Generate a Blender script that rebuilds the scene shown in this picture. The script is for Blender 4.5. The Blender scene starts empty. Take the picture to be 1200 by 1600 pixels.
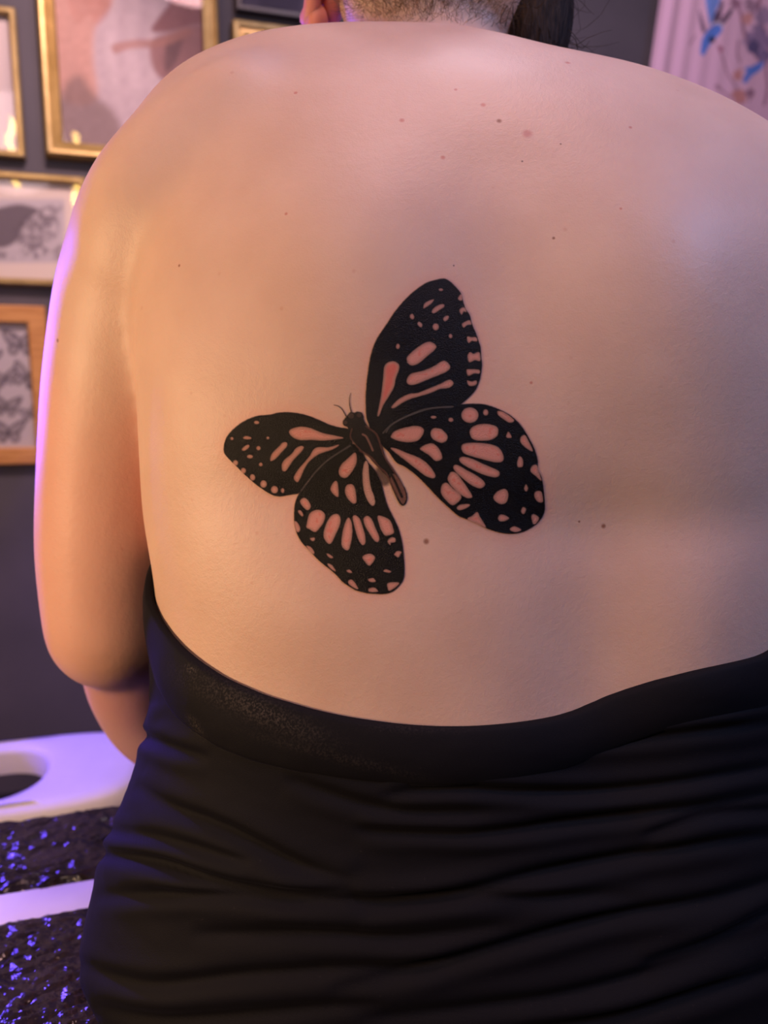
import bpy, bmesh, math, random
import numpy as np
from mathutils import Vector, Matrix
from mathutils.bvhtree import BVHTree

S = bpy.context.scene
COL = S.collection
rng = np.random.default_rng(7)
random.seed(7)

# ------------------------------------------------------------------ camera
CZ, PITCH, LENS = 1.0, math.radians(8.6), 26.0
FPX = 1600 * LENS / 36.0
cam_d = bpy.data.cameras.new('camera')
cam = bpy.data.objects.new('camera', cam_d)
COL.objects.link(cam)
cam_d.sensor_fit = 'VERTICAL'
cam_d.sensor_height = 36.0
cam_d.lens = LENS
cam_d.clip_start = 0.02
cam.location = (0, 0, CZ)
cam.rotation_euler = (math.radians(90) - PITCH, 0, 0)
cam_d.dof.use_dof = True
cam_d.dof.focus_distance = 0.46
cam_d.dof.aperture_fstop = 4.6
S.camera = cam

CP, SP = math.cos(PITCH), math.sin(PITCH)
CAM = np.array([0, 0, CZ])


def ray(px, py):
    px = np.asarray(px, float); py = np.asarray(py, float)
    a = (px - 600) / FPX; b = -(py - 800) / FPX
    return np.stack([a, CP + b * SP, -SP + b * CP], -1)


def project(p):
    q = np.asarray(p, float) - CAM
    dep = q[..., 1] * CP - q[..., 2] * SP
    up = q[..., 1] * SP + q[..., 2] * CP
    dep = np.where(np.abs(dep) < 1e-4, 1e-4, dep)
    return 600 + FPX * q[..., 0] / dep, 800 - FPX * up / dep, dep


# room axes: u along the picture wall, v away from the camera
RA = math.radians(16)
U = np.array([math.cos(RA), math.sin(RA), 0]); V = np.array([-math.sin(RA), math.cos(RA), 0])
WALL_V = 1.80


def uvz(u, v, z):
    return U * u + V * v + np.array([0, 0, z])


def on_plane(px, py, v):
    d = ray(px, py)
    t = v / (d @ V)
    p = CAM + d * t[..., None] if np.ndim(t) else CAM + d * t
    return p @ U, p[..., 2]


# ------------------------------------------------------------------ world, exposure
w = bpy.data.worlds.new('World'); S.world = w
w.use_nodes = True
w.node_tree.nodes['Background'].inputs[0].default_value = (0.02, 0.015, 0.025, 1)
w.node_tree.nodes['Background'].inputs[1].default_value = 0.3
S.view_settings.view_transform = 'Standard'
S.view_settings.look = 'None'
S.view_settings.gamma = 1.0
S.view_settings.use_curve_mapping = False
S.view_settings.exposure = 0.0
S.cycles.max_bounces = 8
S.cycles.transparent_max_bounces = 12
S.cycles.caustics_reflective = False
S.cycles.caustics_refractive = False
S.cycles.sample_clamp_indirect = 6


# ------------------------------------------------------------------ lamps
def area(name, loc, target, size, col, watts, size_y=None):
    l = bpy.data.lights.new(name, 'AREA')
    l.shape = 'RECTANGLE' if size_y else 'DISK'
    l.size = size
    if size_y: l.size_y = size_y
    l.color = col; l.energy = watts
    o = bpy.data.objects.new(name, l); COL.objects.link(o)
    o.location = loc
    o.rotation_euler = (Vector(target) - Vector(loc)).to_track_quat('-Z', 'Y').to_euler()
    return o


def spot(name, loc, target, angle, col, watts, radius=0.04):
    l = bpy.data.lights.new(name, 'SPOT')
    l.spot_size = math.radians(angle); l.spot_blend = .6; l.color = col; l.energy = watts; l.shadow_soft_size = radius
    o = bpy.data.objects.new(name, l); COL.objects.link(o)
    o.location = loc
    o.rotation_euler = (Vector(target) - Vector(loc)).to_track_quat('-Z', 'Y').to_euler()
    return o


area('warm_lamp_light', (-0.82, 0.09, 0.97), (-0.10, 0.5, 0.95), 0.26, (1.0, 0.62, 0.33), 6.9)
area('pink_fill_light', (-0.45, -1.0, 2.3), (-0.1, 1.0, 1.0), 0.5, (1.0, 0.72, 0.76), 4.6)  # unseen fill, added to lift the middle of the back and the pictures
area('pink_ceiling_light', (0.10, 0.27, 2.72), (0.05, 0.6, 1.15), 0.45, (1.0, 0.55, 0.55), 14.0)
spot('picture_fill_spot', (-0.1, 0.7, 2.5), (-0.92, 1.56, 1.32), 50, (1.0, 0.70, 0.70), 95.0)  # added spot without a fixture, brightens the prints but spares the stool
area('rose_back_fill', (0.25, 0.95, 2.6), (0.9, 1.9, 1.4), 0.25, (0.9, 0.74, 0.90), 9.0)  # unseen fill added for the far wall, the hanging and film glints
area('violet_strip_light', (-1.03, 1.15, 1.12), (-0.25, 0.62, 0.80), 0.05, (0.14, 0.07, 1.0), 15.5, 0.4)
area('lavender_side_light', (0.95, -0.05, 1.90), (0.27, 0.55, 1.12), 0.4, (0.30, 0.48, 1.0), 8.5)


# ------------------------------------------------------------------ materials
def mat(name, col=(0.5, 0.5, 0.5), rough=0.5, metal=0.0, spec=0.5):
    m = bpy.data.materials.new(name); m.use_nodes = True
    b = m.node_tree.nodes['Principled BSDF']
    b.inputs['Base Color'].default_value = (*col, 1)
    b.inputs['Roughness'].default_value = rough
    b.inputs['Metallic'].default_value = metal
    b.inputs['Specular IOR Level'].default_value = spec
    return m, m.node_tree, b


def N(nt, kind, **kw):
    n = nt.nodes.new(kind)
    for k, v in kw.items():
        if k in n.inputs.keys() if isinstance(k, str) else False:
            n.inputs[k].default_value = v
        else:
            setattr(n, k, v)
    return n


def noise_col(nt, b, c0, c1, scale, detail=4, lo=0.35, hi=0.65, vec='Object', stretch=None):
    tc = N(nt, 'ShaderNodeTexCoord')
    src = tc.outputs[vec]
    if stretch:
        mp = N(nt, 'ShaderNodeMapping'); mp.inputs['Scale'].default_value = stretch
        nt.links.new(src, mp.inputs[0]); src = mp.outputs[0]
    n = N(nt, 'ShaderNodeTexNoise'); n.inputs['Scale'].default_value = scale; n.inputs['Detail'].default_value = detail
    nt.links.new(src, n.inputs['Vector'])
    r = N(nt, 'ShaderNodeValToRGB')
    r.color_ramp.elements[0].position = lo; r.color_ramp.elements[1].position = hi
    r.color_ramp.elements[0].color = (*c0, 1); r.color_ramp.elements[1].color = (*c1, 1)
    nt.links.new(n.outputs['Fac'], r.inputs[0])
    nt.links.new(r.outputs[0], b.inputs['Base Color'])
    return src, n


def bump(nt, b, src, scale, strength, dist=0.001, detail=3, chain=None):
    n = N(nt, 'ShaderNodeTexNoise'); n.inputs['Scale'].default_value = scale; n.inputs['Detail'].default_value = detail
    nt.links.new(src, n.inputs['Vector'])
    bp = N(nt, 'ShaderNodeBump'); bp.inputs['Strength'].default_value = strength; bp.inputs['Distance'].default_value = dist
    nt.links.new(n.outputs['Fac'], bp.inputs['Height'])
    if chain: nt.links.new(chain.outputs[0], bp.inputs['Normal'])
    nt.links.new(bp.outputs[0], b.inputs['Normal'])
    return bp


def simple(name, c0, c1, scale, rough=0.6, bscale=80, bstr=0.2, metal=0.0, spec=0.5, stretch=None):
    m, nt, b = mat(name, c0, rough, metal, spec)
    src, _ = noise_col(nt, b, c0, c1, scale, stretch=stretch)
    bump(nt, b, src, bscale, bstr)
    return m


M = {}
M['wall'] = simple('charcoal_wall_paint', (0.075, 0.066, 0.080), (0.092, 0.080, 0.096), 6, 0.75, 220, 0.12)
M['floor'] = simple('dark_floor', (0.020, 0.017, 0.019), (0.045, 0.038, 0.040), 5, 0.5, 60, 0.2)
M['ceiling'] = simple('ceiling_paint', (0.30, 0.28, 0.30), (0.34, 0.32, 0.34), 8, 0.8, 200, 0.1)
M['gold'] = simple('gold_leaf_wood', (0.46, 0.31, 0.11), (0.60, 0.42, 0.17), 30, 0.42, 140, 0.12, 0.6)
M['thin_gold'] = simple('thin_gold_metal', (0.40, 0.28, 0.12), (0.52, 0.38, 0.18), 30, 0.34, 140, 0.08, 0.7)
M['oak'] = simple('orange_oak', (0.48, 0.20, 0.055), (0.62, 0.29, 0.09), 14, 0.5, 90, 0.2, stretch=(1, 1, 8))
M['black_frame'] = simple('black_lacquer', (0.02, 0.018, 0.025), (0.03, 0.027, 0.035), 20, 0.35, 100, 0.1)
M['mat_board'] = simple('mat_board', (0.62, 0.55, 0.55), (0.68, 0.61, 0.60), 40, 0.9, 300, 0.1)
M['plastic'] = simple('white_plastic', (0.74, 0.72, 0.74), (0.80, 0.78, 0.80), 12, 0.45, 90, 0.05)
M['white_metal'] = simple('white_enamel', (0.70, 0.68, 0.72), (0.78, 0.76, 0.80), 15, 0.5, 120, 0.15)
M['dark_metal'] = simple('dark_metal', (0.03, 0.03, 0.035), (0.05, 0.05, 0.055), 15, 0.4, 120, 0.1, 0.6)
M['vinyl'] = simple('black_vinyl', (0.012, 0.011, 0.014), (0.02, 0.018, 0.022), 20, 0.4, 90, 0.2)
M['bulb_cap'] = simple('bulb_cap', (0.05, 0.04, 0.03), (0.09, 0.07, 0.05), 30, 0.4, 100, 0.1, 0.7)


def wrap_mat():
    m, nt, b = mat('crinkled_black_film', (0.006, 0.005, 0.007), 0.12, 0, 0.42)
    src, _ = noise_col(nt, b, (0.010, 0.008, 0.012), (0.03, 0.024, 0.03), 25)
    bump(nt, b, src, 110, 0.55, 0.004, 3)
    return m
M['film'] = wrap_mat()


def emit(name, col, s):
    m = bpy.data.materials.new(name); m.use_nodes = True
    nt = m.node_tree; nt.nodes.clear()
    e = N(nt, 'ShaderNodeEmission'); e.inputs[0].default_value = (*col, 1); e.inputs[1].default_value = s
    o = N(nt, 'ShaderNodeOutputMaterial'); nt.links.new(e.outputs[0], o.inputs[0])
    return m
M['glow'] = emit('warm_bulb_glow', (1.0, 0.62, 0.14), 60)
M['violet_glow'] = emit('violet_led_glow', (0.30, 0.10, 1.0), 8)


def glass_mat():
    m = bpy.data.materials.new('picture_glass'); m.use_nodes = True
    nt = m.node_tree; nt.nodes.clear()
    t = N(nt, 'ShaderNodeBsdfTransparent'); t.inputs[0].default_value = (0.97, 0.98, 0.97, 1)
    g = N(nt, 'ShaderNodeBsdfGlossy'); g.inputs['Roughness'].default_value = 0.03
    f = N(nt, 'ShaderNodeFresnel'); f.inputs[0].default_value = 1.5
    mx = N(nt, 'ShaderNodeMixShader'); o = N(nt, 'ShaderNodeOutputMaterial')
    ge = N(nt, 'ShaderNodeNewGeometry'); iv = N(nt, 'ShaderNodeMath', operation='SUBTRACT'); iv.inputs[0].default_value = 1
    nt.links.new(ge.outputs['Backfacing'], iv.inputs[1])
    mu = N(nt, 'ShaderNodeMath', operation='MULTIPLY'); nt.links.new(f.outputs[0], mu.inputs[0]); nt.links.new(iv.outputs[0], mu.inputs[1])
    nt.links.new(mu.outputs[0], mx.inputs[0]); nt.links.new(t.outputs[0], mx.inputs[1]); nt.links.new(g.outputs[0], mx.inputs[2])
    nt.links.new(mx.outputs[0], o.inputs[0])
    return m
M['glass'] = glass_mat()


def print_mat(name, rough=0.8, bstr=0.08):
    m, nt, b = mat(name, (0.5, 0.5, 0.5), rough, 0, 0.25)
    a = N(nt, 'ShaderNodeVertexColor'); a.layer_name = 'print'
    nt.links.new(a.outputs[0], b.inputs['Base Color'])
    tc = N(nt, 'ShaderNodeTexCoord')
    bump(nt, b, tc.outputs['Object'], 400, bstr)
    return m
M['paper'] = print_mat('printed_paper')
M['cloth_print'] = print_mat('printed_cloth', 0.9, 0.2)


# ------------------------------------------------------------------ helpers
def new_mesh(name, verts, faces, material=None, parent=None, smooth=False):
    me = bpy.data.meshes.new(name)
    me.from_pydata([tuple(map(float, v)) for v in verts], [], faces)
    me.update()
    if smooth: me.polygons.foreach_set('use_smooth', [True] * len(me.polygons))
    o = bpy.data.objects.new(name, me); COL.objects.link(o)
    if material: me.materials.append(material)
    if parent: o.parent = parent
    return o


def fix_normals(o):
    bm = bmesh.new(); bm.from_mesh(o.data)
    bmesh.ops.recalc_face_normals(bm, faces=bm.faces)
    bm.to_mesh(o.data); bm.free()
    return o


def tag(o, label=None, cat=None, group=None, kind=None):
    if label: o['label'] = label
    if cat: o['category'] = cat
    if group: o['group'] = group
    if kind: o['kind'] = kind
    return o


def empty(name, loc=(0, 0, 0), rz=0.0):
    o = bpy.data.objects.new(name, None); COL.objects.link(o)
    o.location = loc; o.rotation_euler = (0, 0, rz); o.empty_display_size = 0.05
    return o


def box_vf(x0, x1, y0, y1, z0, z1):
    v = [(x0, y0, z0), (x1, y0, z0), (x1, y1, z0), (x0, y1, z0), (x0, y0, z1), (x1, y0, z1), (x1, y1, z1), (x0, y1, z1)]
    f = [(0, 3, 2, 1), (4, 5, 6, 7), (0, 1, 5, 4), (1, 2, 6, 5), (2, 3, 7, 6), (3, 0, 4, 7)]
    return v, f


def box(name, dims, material, parent=None, bevel=0.0, segs=3):
    v, f = box_vf(*dims)
    o = new_mesh(name, v, f, material, parent)
    if bevel:
        bm = bmesh.new(); bm.from_mesh(o.data)
        bmesh.ops.bevel(bm, geom=bm.edges[:] + bm.verts[:], offset=bevel, segments=segs, profile=0.5, affect='EDGES')
        for p in bm.faces: p.smooth = True
        bm.to_mesh(o.data); bm.free()
    return o


def room_box(name, u0, u1, v0, v1, z0, z1, m):
    v, f = box_vf(u0, u1, v0, v1, z0, z1)
    o = new_mesh(name, [uvz(*p) for p in v], f, m)
    return tag(o, kind='structure')


def join_vf(parts):
    V_, F_ = [], []
    for v, f in parts:
        k = len(V_)
        V_.extend(v); F_.extend([tuple(i + k for i in q) for q in f])
    return V_, F_


def tube_vf(pts, radii, n=20, cap=4, flat=None):
    """capsule chain along a polyline (Catmull-smoothed by the caller); flat=(axis, factor) squashes the section"""
    pts = np.array(pts, float); radii = np.array(radii, float)
    tang = np.gradient(pts, axis=0); tang /= np.linalg.norm(tang, axis=1)[:, None]
    rows = []
    ref = np.array([0, 0, 1.0]) if abs(tang[0][2]) < 0.9 else np.array([0, 1.0, 0])
    x = np.cross(ref, tang[0]); x /= np.linalg.norm(x)
    frames = []
    for t in tang:
        x = x - t * (x @ t); x /= np.linalg.norm(x)
        frames.append((x.copy(), np.cross(t, x)))
    ang = np.linspace(0, 2 * math.pi, n, endpoint=False)

    def ring(c, r, fr):
        d = np.cos(ang)[:, None] * fr[0] + np.sin(ang)[:, None] * fr[1]
        if flat is not None:
            ax = np.array(flat[0], float); ax /= np.linalg.norm(ax)
            d = d - (1 - flat[1]) * (d @ ax)[:, None] * ax
        return c + d * r
    for k in range(cap, 0, -1):
        a = k / (cap + .5) * math.pi / 2
        rows.append(ring(pts[0] - tang[0] * radii[0] * math.sin(a), radii[0] * math.cos(a), frames[0]))
    for p, r, fr in zip(pts, radii, frames): rows.append(ring(p, r, fr))
    for k in range(1, cap + 1):
        a = k / (cap + .5) * math.pi / 2
        rows.append(ring(pts[-1] + tang[-1] * radii[-1] * math.sin(a), radii[-1] * math.cos(a), frames[-1]))
    return loft_vf(rows)


def loft_vf(rows, closed_ends=True):
    n = len(rows[0]); v = [tuple(p) for r in rows for p in r]; f = []
    for i in range(len(rows) - 1):
        for j in range(n):
            k = (j + 1) % n
            f.append((i * n + j, i * n + k, (i + 1) * n + k, (i + 1) * n + j))
    if closed_ends:
        f.append(tuple(range(n - 1, -1, -1)))
        f.append(tuple((len(rows) - 1) * n + j for j in range(n)))
    return v, f


def ball_vf(c, r, n=20, m=12, rot=None):
    c = np.array(c, float); r = np.array(r if np.ndim(r) else (r, r, r), float)
    rows = []
    for i in range(m):
        a = math.pi * (i + .5) / m
        ang = np.linspace(0, 2 * math.pi, n, endpoint=False)
        p = np.stack([np.cos(ang) * math.sin(a), np.sin(ang) * math.sin(a), np.full(n, -math.cos(a))], -1) * r
        if rot is not None: p = p @ np.array(rot.to_matrix()).T
        rows.append(p + c)
    return loft_vf(rows)


def spline(pts, sub=6, closed=False):
    p = np.array(pts, float); n = len(p); out = []
    rngi = range(n) if closed else range(n - 1)
    for i in rngi:
        if closed: a, b, c, d = p[(i - 1) % n], p[i], p[(i + 1) % n], p[(i + 2) % n]
        else: a, b, c, d = p[max(i - 1, 0)], p[i], p[i + 1], p[min(i + 2, n - 1)]
        for t in np.linspace(0, 1, sub, endpoint=False):
            out.append(.5 * (2 * b + (c - a) * t + (2 * a - 5 * b + 4 * c - d) * t * t + (3 * b - a - 3 * c + d) * t ** 3))
    if not closed: out.append(p[-1])
    return np.array(out)


def poly_sd(x, y, poly):
    """signed distance (negative inside) of points to a polygon"""
    P = np.asarray(poly, float); Q = np.roll(P, -1, axis=0)
    best = np.full(x.shape, 1e9); inside = np.zeros(x.shape, bool)
    for (ax, ay), (bx, by) in zip(P, Q):
        ex, ey = bx - ax, by - ay
        L = ex * ex + ey * ey + 1e-12
        t = np.clip(((x - ax) * ex + (y - ay) * ey) / L, 0, 1)
        d = (x - ax - t * ex) ** 2 + (y - ay - t * ey) ** 2
        best = np.minimum(best, d)
        c = (ay > y) != (by > y)
        inside ^= c & (x < ex * (y - ay) / (ey if abs(ey) > 1e-9 else 1e-9) + ax)
    d = np.sqrt(best)
    return np.where(inside, -d, d)


def line_d(x, y, pts):
    best = np.full(x.shape, 1e9); s = np.zeros(x.shape)
    P = np.asarray(pts, float); n = len(P) - 1
    for i in range(n):
        ax, ay = P[i]; ex, ey = P[i + 1] - P[i]
        t = np.clip(((x - ax) * ex + (y - ay) * ey) / (ex * ex + ey * ey + 1e-12), 0, 1)
        d = np.hypot(x - ax - t * ex, y - ay - t * ey)
        s = np.where(d < best, (i + t) / n, s); best = np.minimum(best, d)
    return best, s


def sstep(a, b, x):
    t = np.clip((x - a) / (b - a), 0, 1)
    return t * t * (3 - 2 * t)


def vnoise(x, y, seed=0):
    xi = np.floor(x).astype(int); yi = np.floor(y).astype(int); fx = x - xi; fy = y - yi
    fx = fx * fx * (3 - 2 * fx); fy = fy * fy * (3 - 2 * fy)
    def h(a, b):
        n = (a * 374761393 + b * 668265263 + seed * 1442695041) & 0x7fffffff
        n = ((n ^ (n >> 13)) * 1274126177) & 0x7fffffff
        return ((n ^ (n >> 16)) & 0xffff) / 65535.0
    return (h(xi, yi) * (1 - fx) + h(xi + 1, yi) * fx) * (1 - fy) + (h(xi, yi + 1) * (1 - fx) + h(xi + 1, yi + 1) * fx) * fy


def fbm(x, y, oct=4, seed=0):
    s = 0; a = .5
    for k in range(oct):
        s = s + a * vnoise(x * 2 ** k, y * 2 ** k, seed + k); a *= .5
    return s


def color_attr(me, name, rgb, alpha=None):
    n = len(me.vertices)
    a = me.color_attributes.new(name, 'FLOAT_COLOR', 'POINT')
    buf = np.ones((n, 4), np.float32); buf[:, :3] = rgb
    if alpha is not None: buf[:, 3] = alpha
    a.data.foreach_set('color', buf.ravel())


def srgb(r, g, b):
    c = np.array([r, g, b]) / 255.0
    return np.where(c <= .04045, c / 12.92, ((c + .055) / 1.055) ** 2.4)


def mix(c, col, a):
    a = np.asarray(a)[..., None]
    return c * (1 - a) + np.asarray(col) * a


# ------------------------------------------------------------------ the room
UL, UR, VR, HC = -1.75, 1.95, -1.9, 2.75
T = 0.1
room_box('floor', UL - T, UR + T, VR - T, WALL_V + T, -0.1, 0, M['floor'])
room_box('ceiling', UL - T, UR + T, VR - T, WALL_V + T, HC, HC + 0.1, M['ceiling'])
room_box('wall_back', UL - T, UR + T, WALL_V, WALL_V + T, 0, HC, M['wall'])
room_box('wall_left', UL - T, UL, VR, WALL_V, 0, HC, M['wall'])
room_box('wall_right', UR, UR + T, VR, WALL_V, 0, HC, M['wall'])
room_box('wall_rear', UL - T, UR + T, VR - T, VR, 0, HC, M['wall'])
room_box('baseboard_back', UL, UR, WALL_V - 0.015, WALL_V, 0, 0.09, M['black_frame'])


# ------------------------------------------------------------------ pictures on the back wall
def picture(name, u0, u1, z0, z1, rail, depth, material, steps, label, paint=None, mat_w=0.0, lip=0.0, res=0.003):
    """u0..z1 are the outer edges on the wall; the picture is an Empty with frame, mat, print and glass"""
    uc, zc = (u0 + u1) / 2, z0
    root = empty(name, uvz(uc, WALL_V, zc), RA)
    tag(root, label, 'picture')
    W, H = u1 - u0, z1 - z0
    # profile: (inset from outer edge, height off the wall)
    prof = steps

    def rect(ins):
        return [(-W / 2 + ins, ins), (W / 2 - ins, ins), (W / 2 - ins, H - ins), (-W / 2 + ins, H - ins)]
    sides = ['bottom', 'right', 'top', 'left']
    for s in range(4):
        v, f = [], []
        for ins, h in prof:
            r = rect(ins); a, b = r[s], r[(s + 1) % 4]
            v += [(a[0], -h * depth, a[1]), (b[0], -h * depth, b[1])]
        n = len(prof)
        for i in range(n - 1):
            f.append((2 * i, 2 * i + 1, 2 * i + 3, 2 * i + 2))
        f.append((2 * n - 2, 2 * n - 1, 1, 0))
        f.append(tuple(2 * i for i in range(n))); f.append(tuple(2 * i + 1 for i in range(n - 1, -1, -1)))
        fix_normals(new_mesh('frame_rail', v, f, material, root))
    # backing and print
    box('backing_board', (-W / 2 + rail * .5, W / 2 - rail * .5, -0.004, -0.001, rail * .5, H - rail * .5), M['black_frame'], root)
    ins = rail - 0.004
    if mat_w:
        io = ins + mat_w
        v = [(x, -0.007, z) for x, z in rect(ins)] + [(x, -0.007, z) for x, z in rect(io)] + [(x, -0.0052, z) for x, z in rect(io + 0.002)]
        f = []
        for k in (0, 4):
            for s in range(4):
                f.append((k + s, k + (s + 1) % 4, k + 4 + (s + 1) % 4, k + 4 + s))
        new_mesh('mat_board', v, f, M['mat_board'], root)
    pw, ph = W - 2 * ins, H - 2 * ins
    nx, nz = max(2, int(pw / res)), max(2, int(ph / res))
    xs, zs = np.meshgrid(np.linspace(-pw / 2, pw / 2, nx), np.linspace(0, ph, nz))
    vv = np.stack([xs.ravel(), np.full(xs.size, -0.005), zs.ravel() + ins], -1)
    idx = np.arange(nx * nz).reshape(nz, nx)
    ff = np.stack([idx[:-1, :-1], idx[:-1, 1:], idx[1:, 1:], idx[1:, :-1]], -1).reshape(-1, 4).tolist()
    pr = new_mesh('print', vv, ff, M['paper'], root)
    world = np.array(root.location) + vv[:, :1] * U + vv[:, 1:2] * V + np.array([0, 0, 1.0]) * vv[:, 2:]
    px, py, _ = project(world)
    color_attr(pr.data, 'print', paint(px, py, (xs / pw + .5).ravel(), (zs / ph).ravel()))
    box('glass', (-W / 2 + ins, W / 2 - ins, -depth * 0.45, -depth * 0.45 + 0.002, ins, H - ins), M['glass'], root)
    return root


def at(px, py):
    u, z = on_plane(px, py, WALL_V)
    return float(u), float(z)


def stroke(c, px, py, pts, wid, col, a=1.0, soft=2.0):
    d, s = line_d(px, py, spline(pts, 4))
    return mix(c, col, a * (1 - sstep(wid / 2 - soft / 2, wid / 2 + soft / 2, d)))


def blob(c, px, py, pts, col, a=1.0, soft=4.0):
    d = poly_sd(px, py, spline(pts, 4, True))
    return mix(c, col, a * (1 - sstep(-soft / 2, soft / 2, d)))


def paint_pale(px, py, u, v):
    c = np.tile(srgb(222, 200, 200), (px.size, 1))
    return mix(c, srgb(196, 176, 182), .5 * (1 - sstep(3, 9, np.abs(px - 14))))


def paint_abstract(px, py, u, v):
    c = np.tile(srgb(196, 172, 180), (px.size, 1))
    wave = .5 + .5 * np.sin((px - 205 + 8 * np.sin(py / 45)) / 5.2)
    c = mix(c, srgb(216, 192, 198), .45 * wave * (1 - sstep(120, 175, py)))
    n = fbm(px / 26, py / 26, 4, 3)
    c = blob(c, px, py, [(86, -30), (150, -40), (176, 0), (150, 40), (146, 90), (152, 150), (130, 165), (95, 150), (88, 80)], srgb(205, 150, 135), .8, 14)
    c = blob(c, px, py, [(102, -20), (130, -40), (172, -10), (168, 22), (150, 40), (140, 24), (118, 34)], srgb(182, 116, 104), .7 * n * 1.4, 10)
    c = blob(c, px, py, [(92, 158), (120, 118), (150, 150), (182, 182), (190, 240), (92, 246)], srgb(138, 112, 112), .8, 18)
    c = blob(c, px, py, [(236, 46), (262, 10), (290, -30), (340, -30), (336, 30), (300, 40), (262, 50)], srgb(140, 90, 92), .85, 8)
    c = blob(c, px, py, [(236, 66), (275, 48), (318, 40), (330, 80), (300, 100), (262, 125), (240, 108)], srgb(150, 100, 98), .8, 10)
    c = blob(c, px, py, [(262, 62), (285, 55), (276, 96), (258, 112)], srgb(92, 72, 80), .6, 10)
    c = blob(c, px, py, [(176, 70), (210, 62), (250, 60), (290, 44), (300, 52), (255, 72), (205, 76), (180, 84)], srgb(178, 128, 120), .75, 6)
    return c * (0.88 + .24 * fbm(px / 9, py / 9, 3, 8))[:, None]


def paint_engraving(px, py, u, v):
    c = np.tile(srgb(238, 214, 204), (px.size, 1))
    inner = (sstep(308, 314, py) * (1 - sstep(408, 414, py)))
    c = mix(c, srgb(206, 190, 196), inner * (1 - sstep(98, 104, px)))
    dark = srgb(104, 90, 100)
    h = fbm(px / 7, py / 7, 4, 21)
    for poly, a in [([(-20, 336), (20, 320), (46, 322), (60, 330), (40, 346), (22, 380), (-10, 384)], .95),
                    ([(24, 352), (60, 332), (88, 340), (90, 362), (74, 394), (58, 404), (38, 396), (26, 378)], .62),
                    ([(60, 328), (84, 320), (98, 324), (92, 338), (72, 342)], .55),
                    ([(-20, 392), (10, 394), (40, 398), (30, 404), (-20, 402)], .6),
                    ([(82, 388), (98, 384), (100, 402), (84, 404)], .5)]:
        c = blob(c, px, py, poly, dark, a * .95, 5) if a > .9 else mix(c, dark, a * (1 - sstep(-3, 4, poly_sd(px, py, spline(poly, 4, True)))) * sstep(.3, .55, h))
    ang = np.arctan2(py - 362, px - 52); r = np.hypot(px - 52, py - 362)
    fan = (.5 + .5 * np.sin(ang * 26)) * sstep(6, 10, r) * (1 - sstep(24, 30, r))
    return mix(c, dark, .55 * fan * inner)


def paint_moths(px, py, u, v):
    c = np.tile(srgb(206, 190, 196), (px.size, 1))
    ink = srgb(92, 80, 92)
    h = fbm(px / 5, py / 5, 3, 5)
    spots = [(32, 535, 27, 0.0), (42, 588, 24, .35), (8, 590, 18, -.2), (10, 634, 22, .1), (46, 645, 16, -.3), (14, 674, 24, 0), (62, 532, 14, .2), (60, 610, 14, 0), (-24, 560, 24, .2), (-26, 620, 24, 0)]
    for cx, cy, s, r in spots:
        x = (px - cx) / s; y = (py - cy) / s
        x, y = x * math.cos(r) + y * math.sin(r), -x * math.sin(r) + y * math.cos(r)
        ax = np.abs(x)
        up = poly_sd(ax, y, spline([(0, -.1), (.3, -.42), (.95, -.72), (1.0, -.45), (.7, .02), (.3, .14), (0, .1)], 4, True))
        lo = poly_sd(ax, y, spline([(0, .05), (.35, .1), (.66, .22), (.6, .6), (.3, .68), (.08, .3)], 4, True))
        d = np.minimum(up, lo)
        inside = 1 - sstep(-.05, .05, d)
        edge = 1 - sstep(.03, .13, np.abs(d))
        c = mix(c, ink, np.clip(.35 * inside + .6 * edge + .4 * inside * sstep(.4, .6, h), 0, .9))
        c = mix(c, ink, .9 * (1 - sstep(.04, .10, np.hypot(x, (y - .1) * .25))))
    return c


def paint_dark(px, py, u, v):
    c = np.tile(srgb(70, 64, 84), (px.size, 1))
    n = fbm(u * 6, v * 6, 4, 12)
    return mix(c, srgb(100, 92, 112), .6 * sstep(.4, .7, n))


STEPS_WIDE = [(0, 0), (0, .75), (.006, 1.0), (.012, .95), (.014, .72), (.022, .78), (.024, .55), (.031, .6), (.034, .34), (.034, 0)]
STEPS_THIN = [(0, 0), (0, .9), (.003, 1.0), (.010, 1.0), (.014, .7), (.014, 0)]
STEPS_OAK = [(0, 0), (0, .92), (.003, 1.0), (.033, 1.0), (.036, .9), (.036, 0)]
STEPS_E = [(0, 0), (0, .8), (.004, 1.0), (.012, .95), (.015, .7), (.024, .72), (.027, .4), (.027, 0)]

uA, zA0 = at(42, 251); _, zA1 = at(30, 20)
picture('framed_print', uA - 0.40, uA, zA0, zA1, .014, .022, M['thin_gold'], STEPS_THIN,
        'thin gold framed pale print cut off by the left edge, upper left corner', paint_pale, mat_w=0.0)
uB0, zB0 = at(75, 248); uB1, _ = at(341, 60)
picture('framed_print', uB0, uB1, zB0, zB0 + 0.56, .034, .03, M['gold'], STEPS_WIDE,
        'large stepped gold frame with pastel abstract print, above the left shoulder', paint_abstract)
uC1, zC0 = at(92, 449); uC1b, zC1 = at(134, 281)
picture('framed_print', uC1b - 0.42, uC1b, zC0, zC1, .014, .022, M['thin_gold'], STEPS_THIN,
        'thin gold framed grey engraving in a pale mat beside the upper arm', paint_engraving, mat_w=0.0)
uD1, zD0 = at(88, 723); _, zD1 = at(70, 480)
picture('framed_print', uD1 - 0.42, uD1, zD0, zD1, .036, .02, M['oak'], STEPS_OAK,
        'orange oak frame with a sheet of grey winged insects, lowest on the wall', paint_moths)
uE0, zE1 = at(362, 36)
picture('framed_print', uE0, uE0 + 0.30, zE1 - 0.24, zE1, .027, .025, M['gold'], STEPS_E,
        'small gold frame with a dark print, half hidden behind the shoulder beside the ear', paint_dark)
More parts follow.
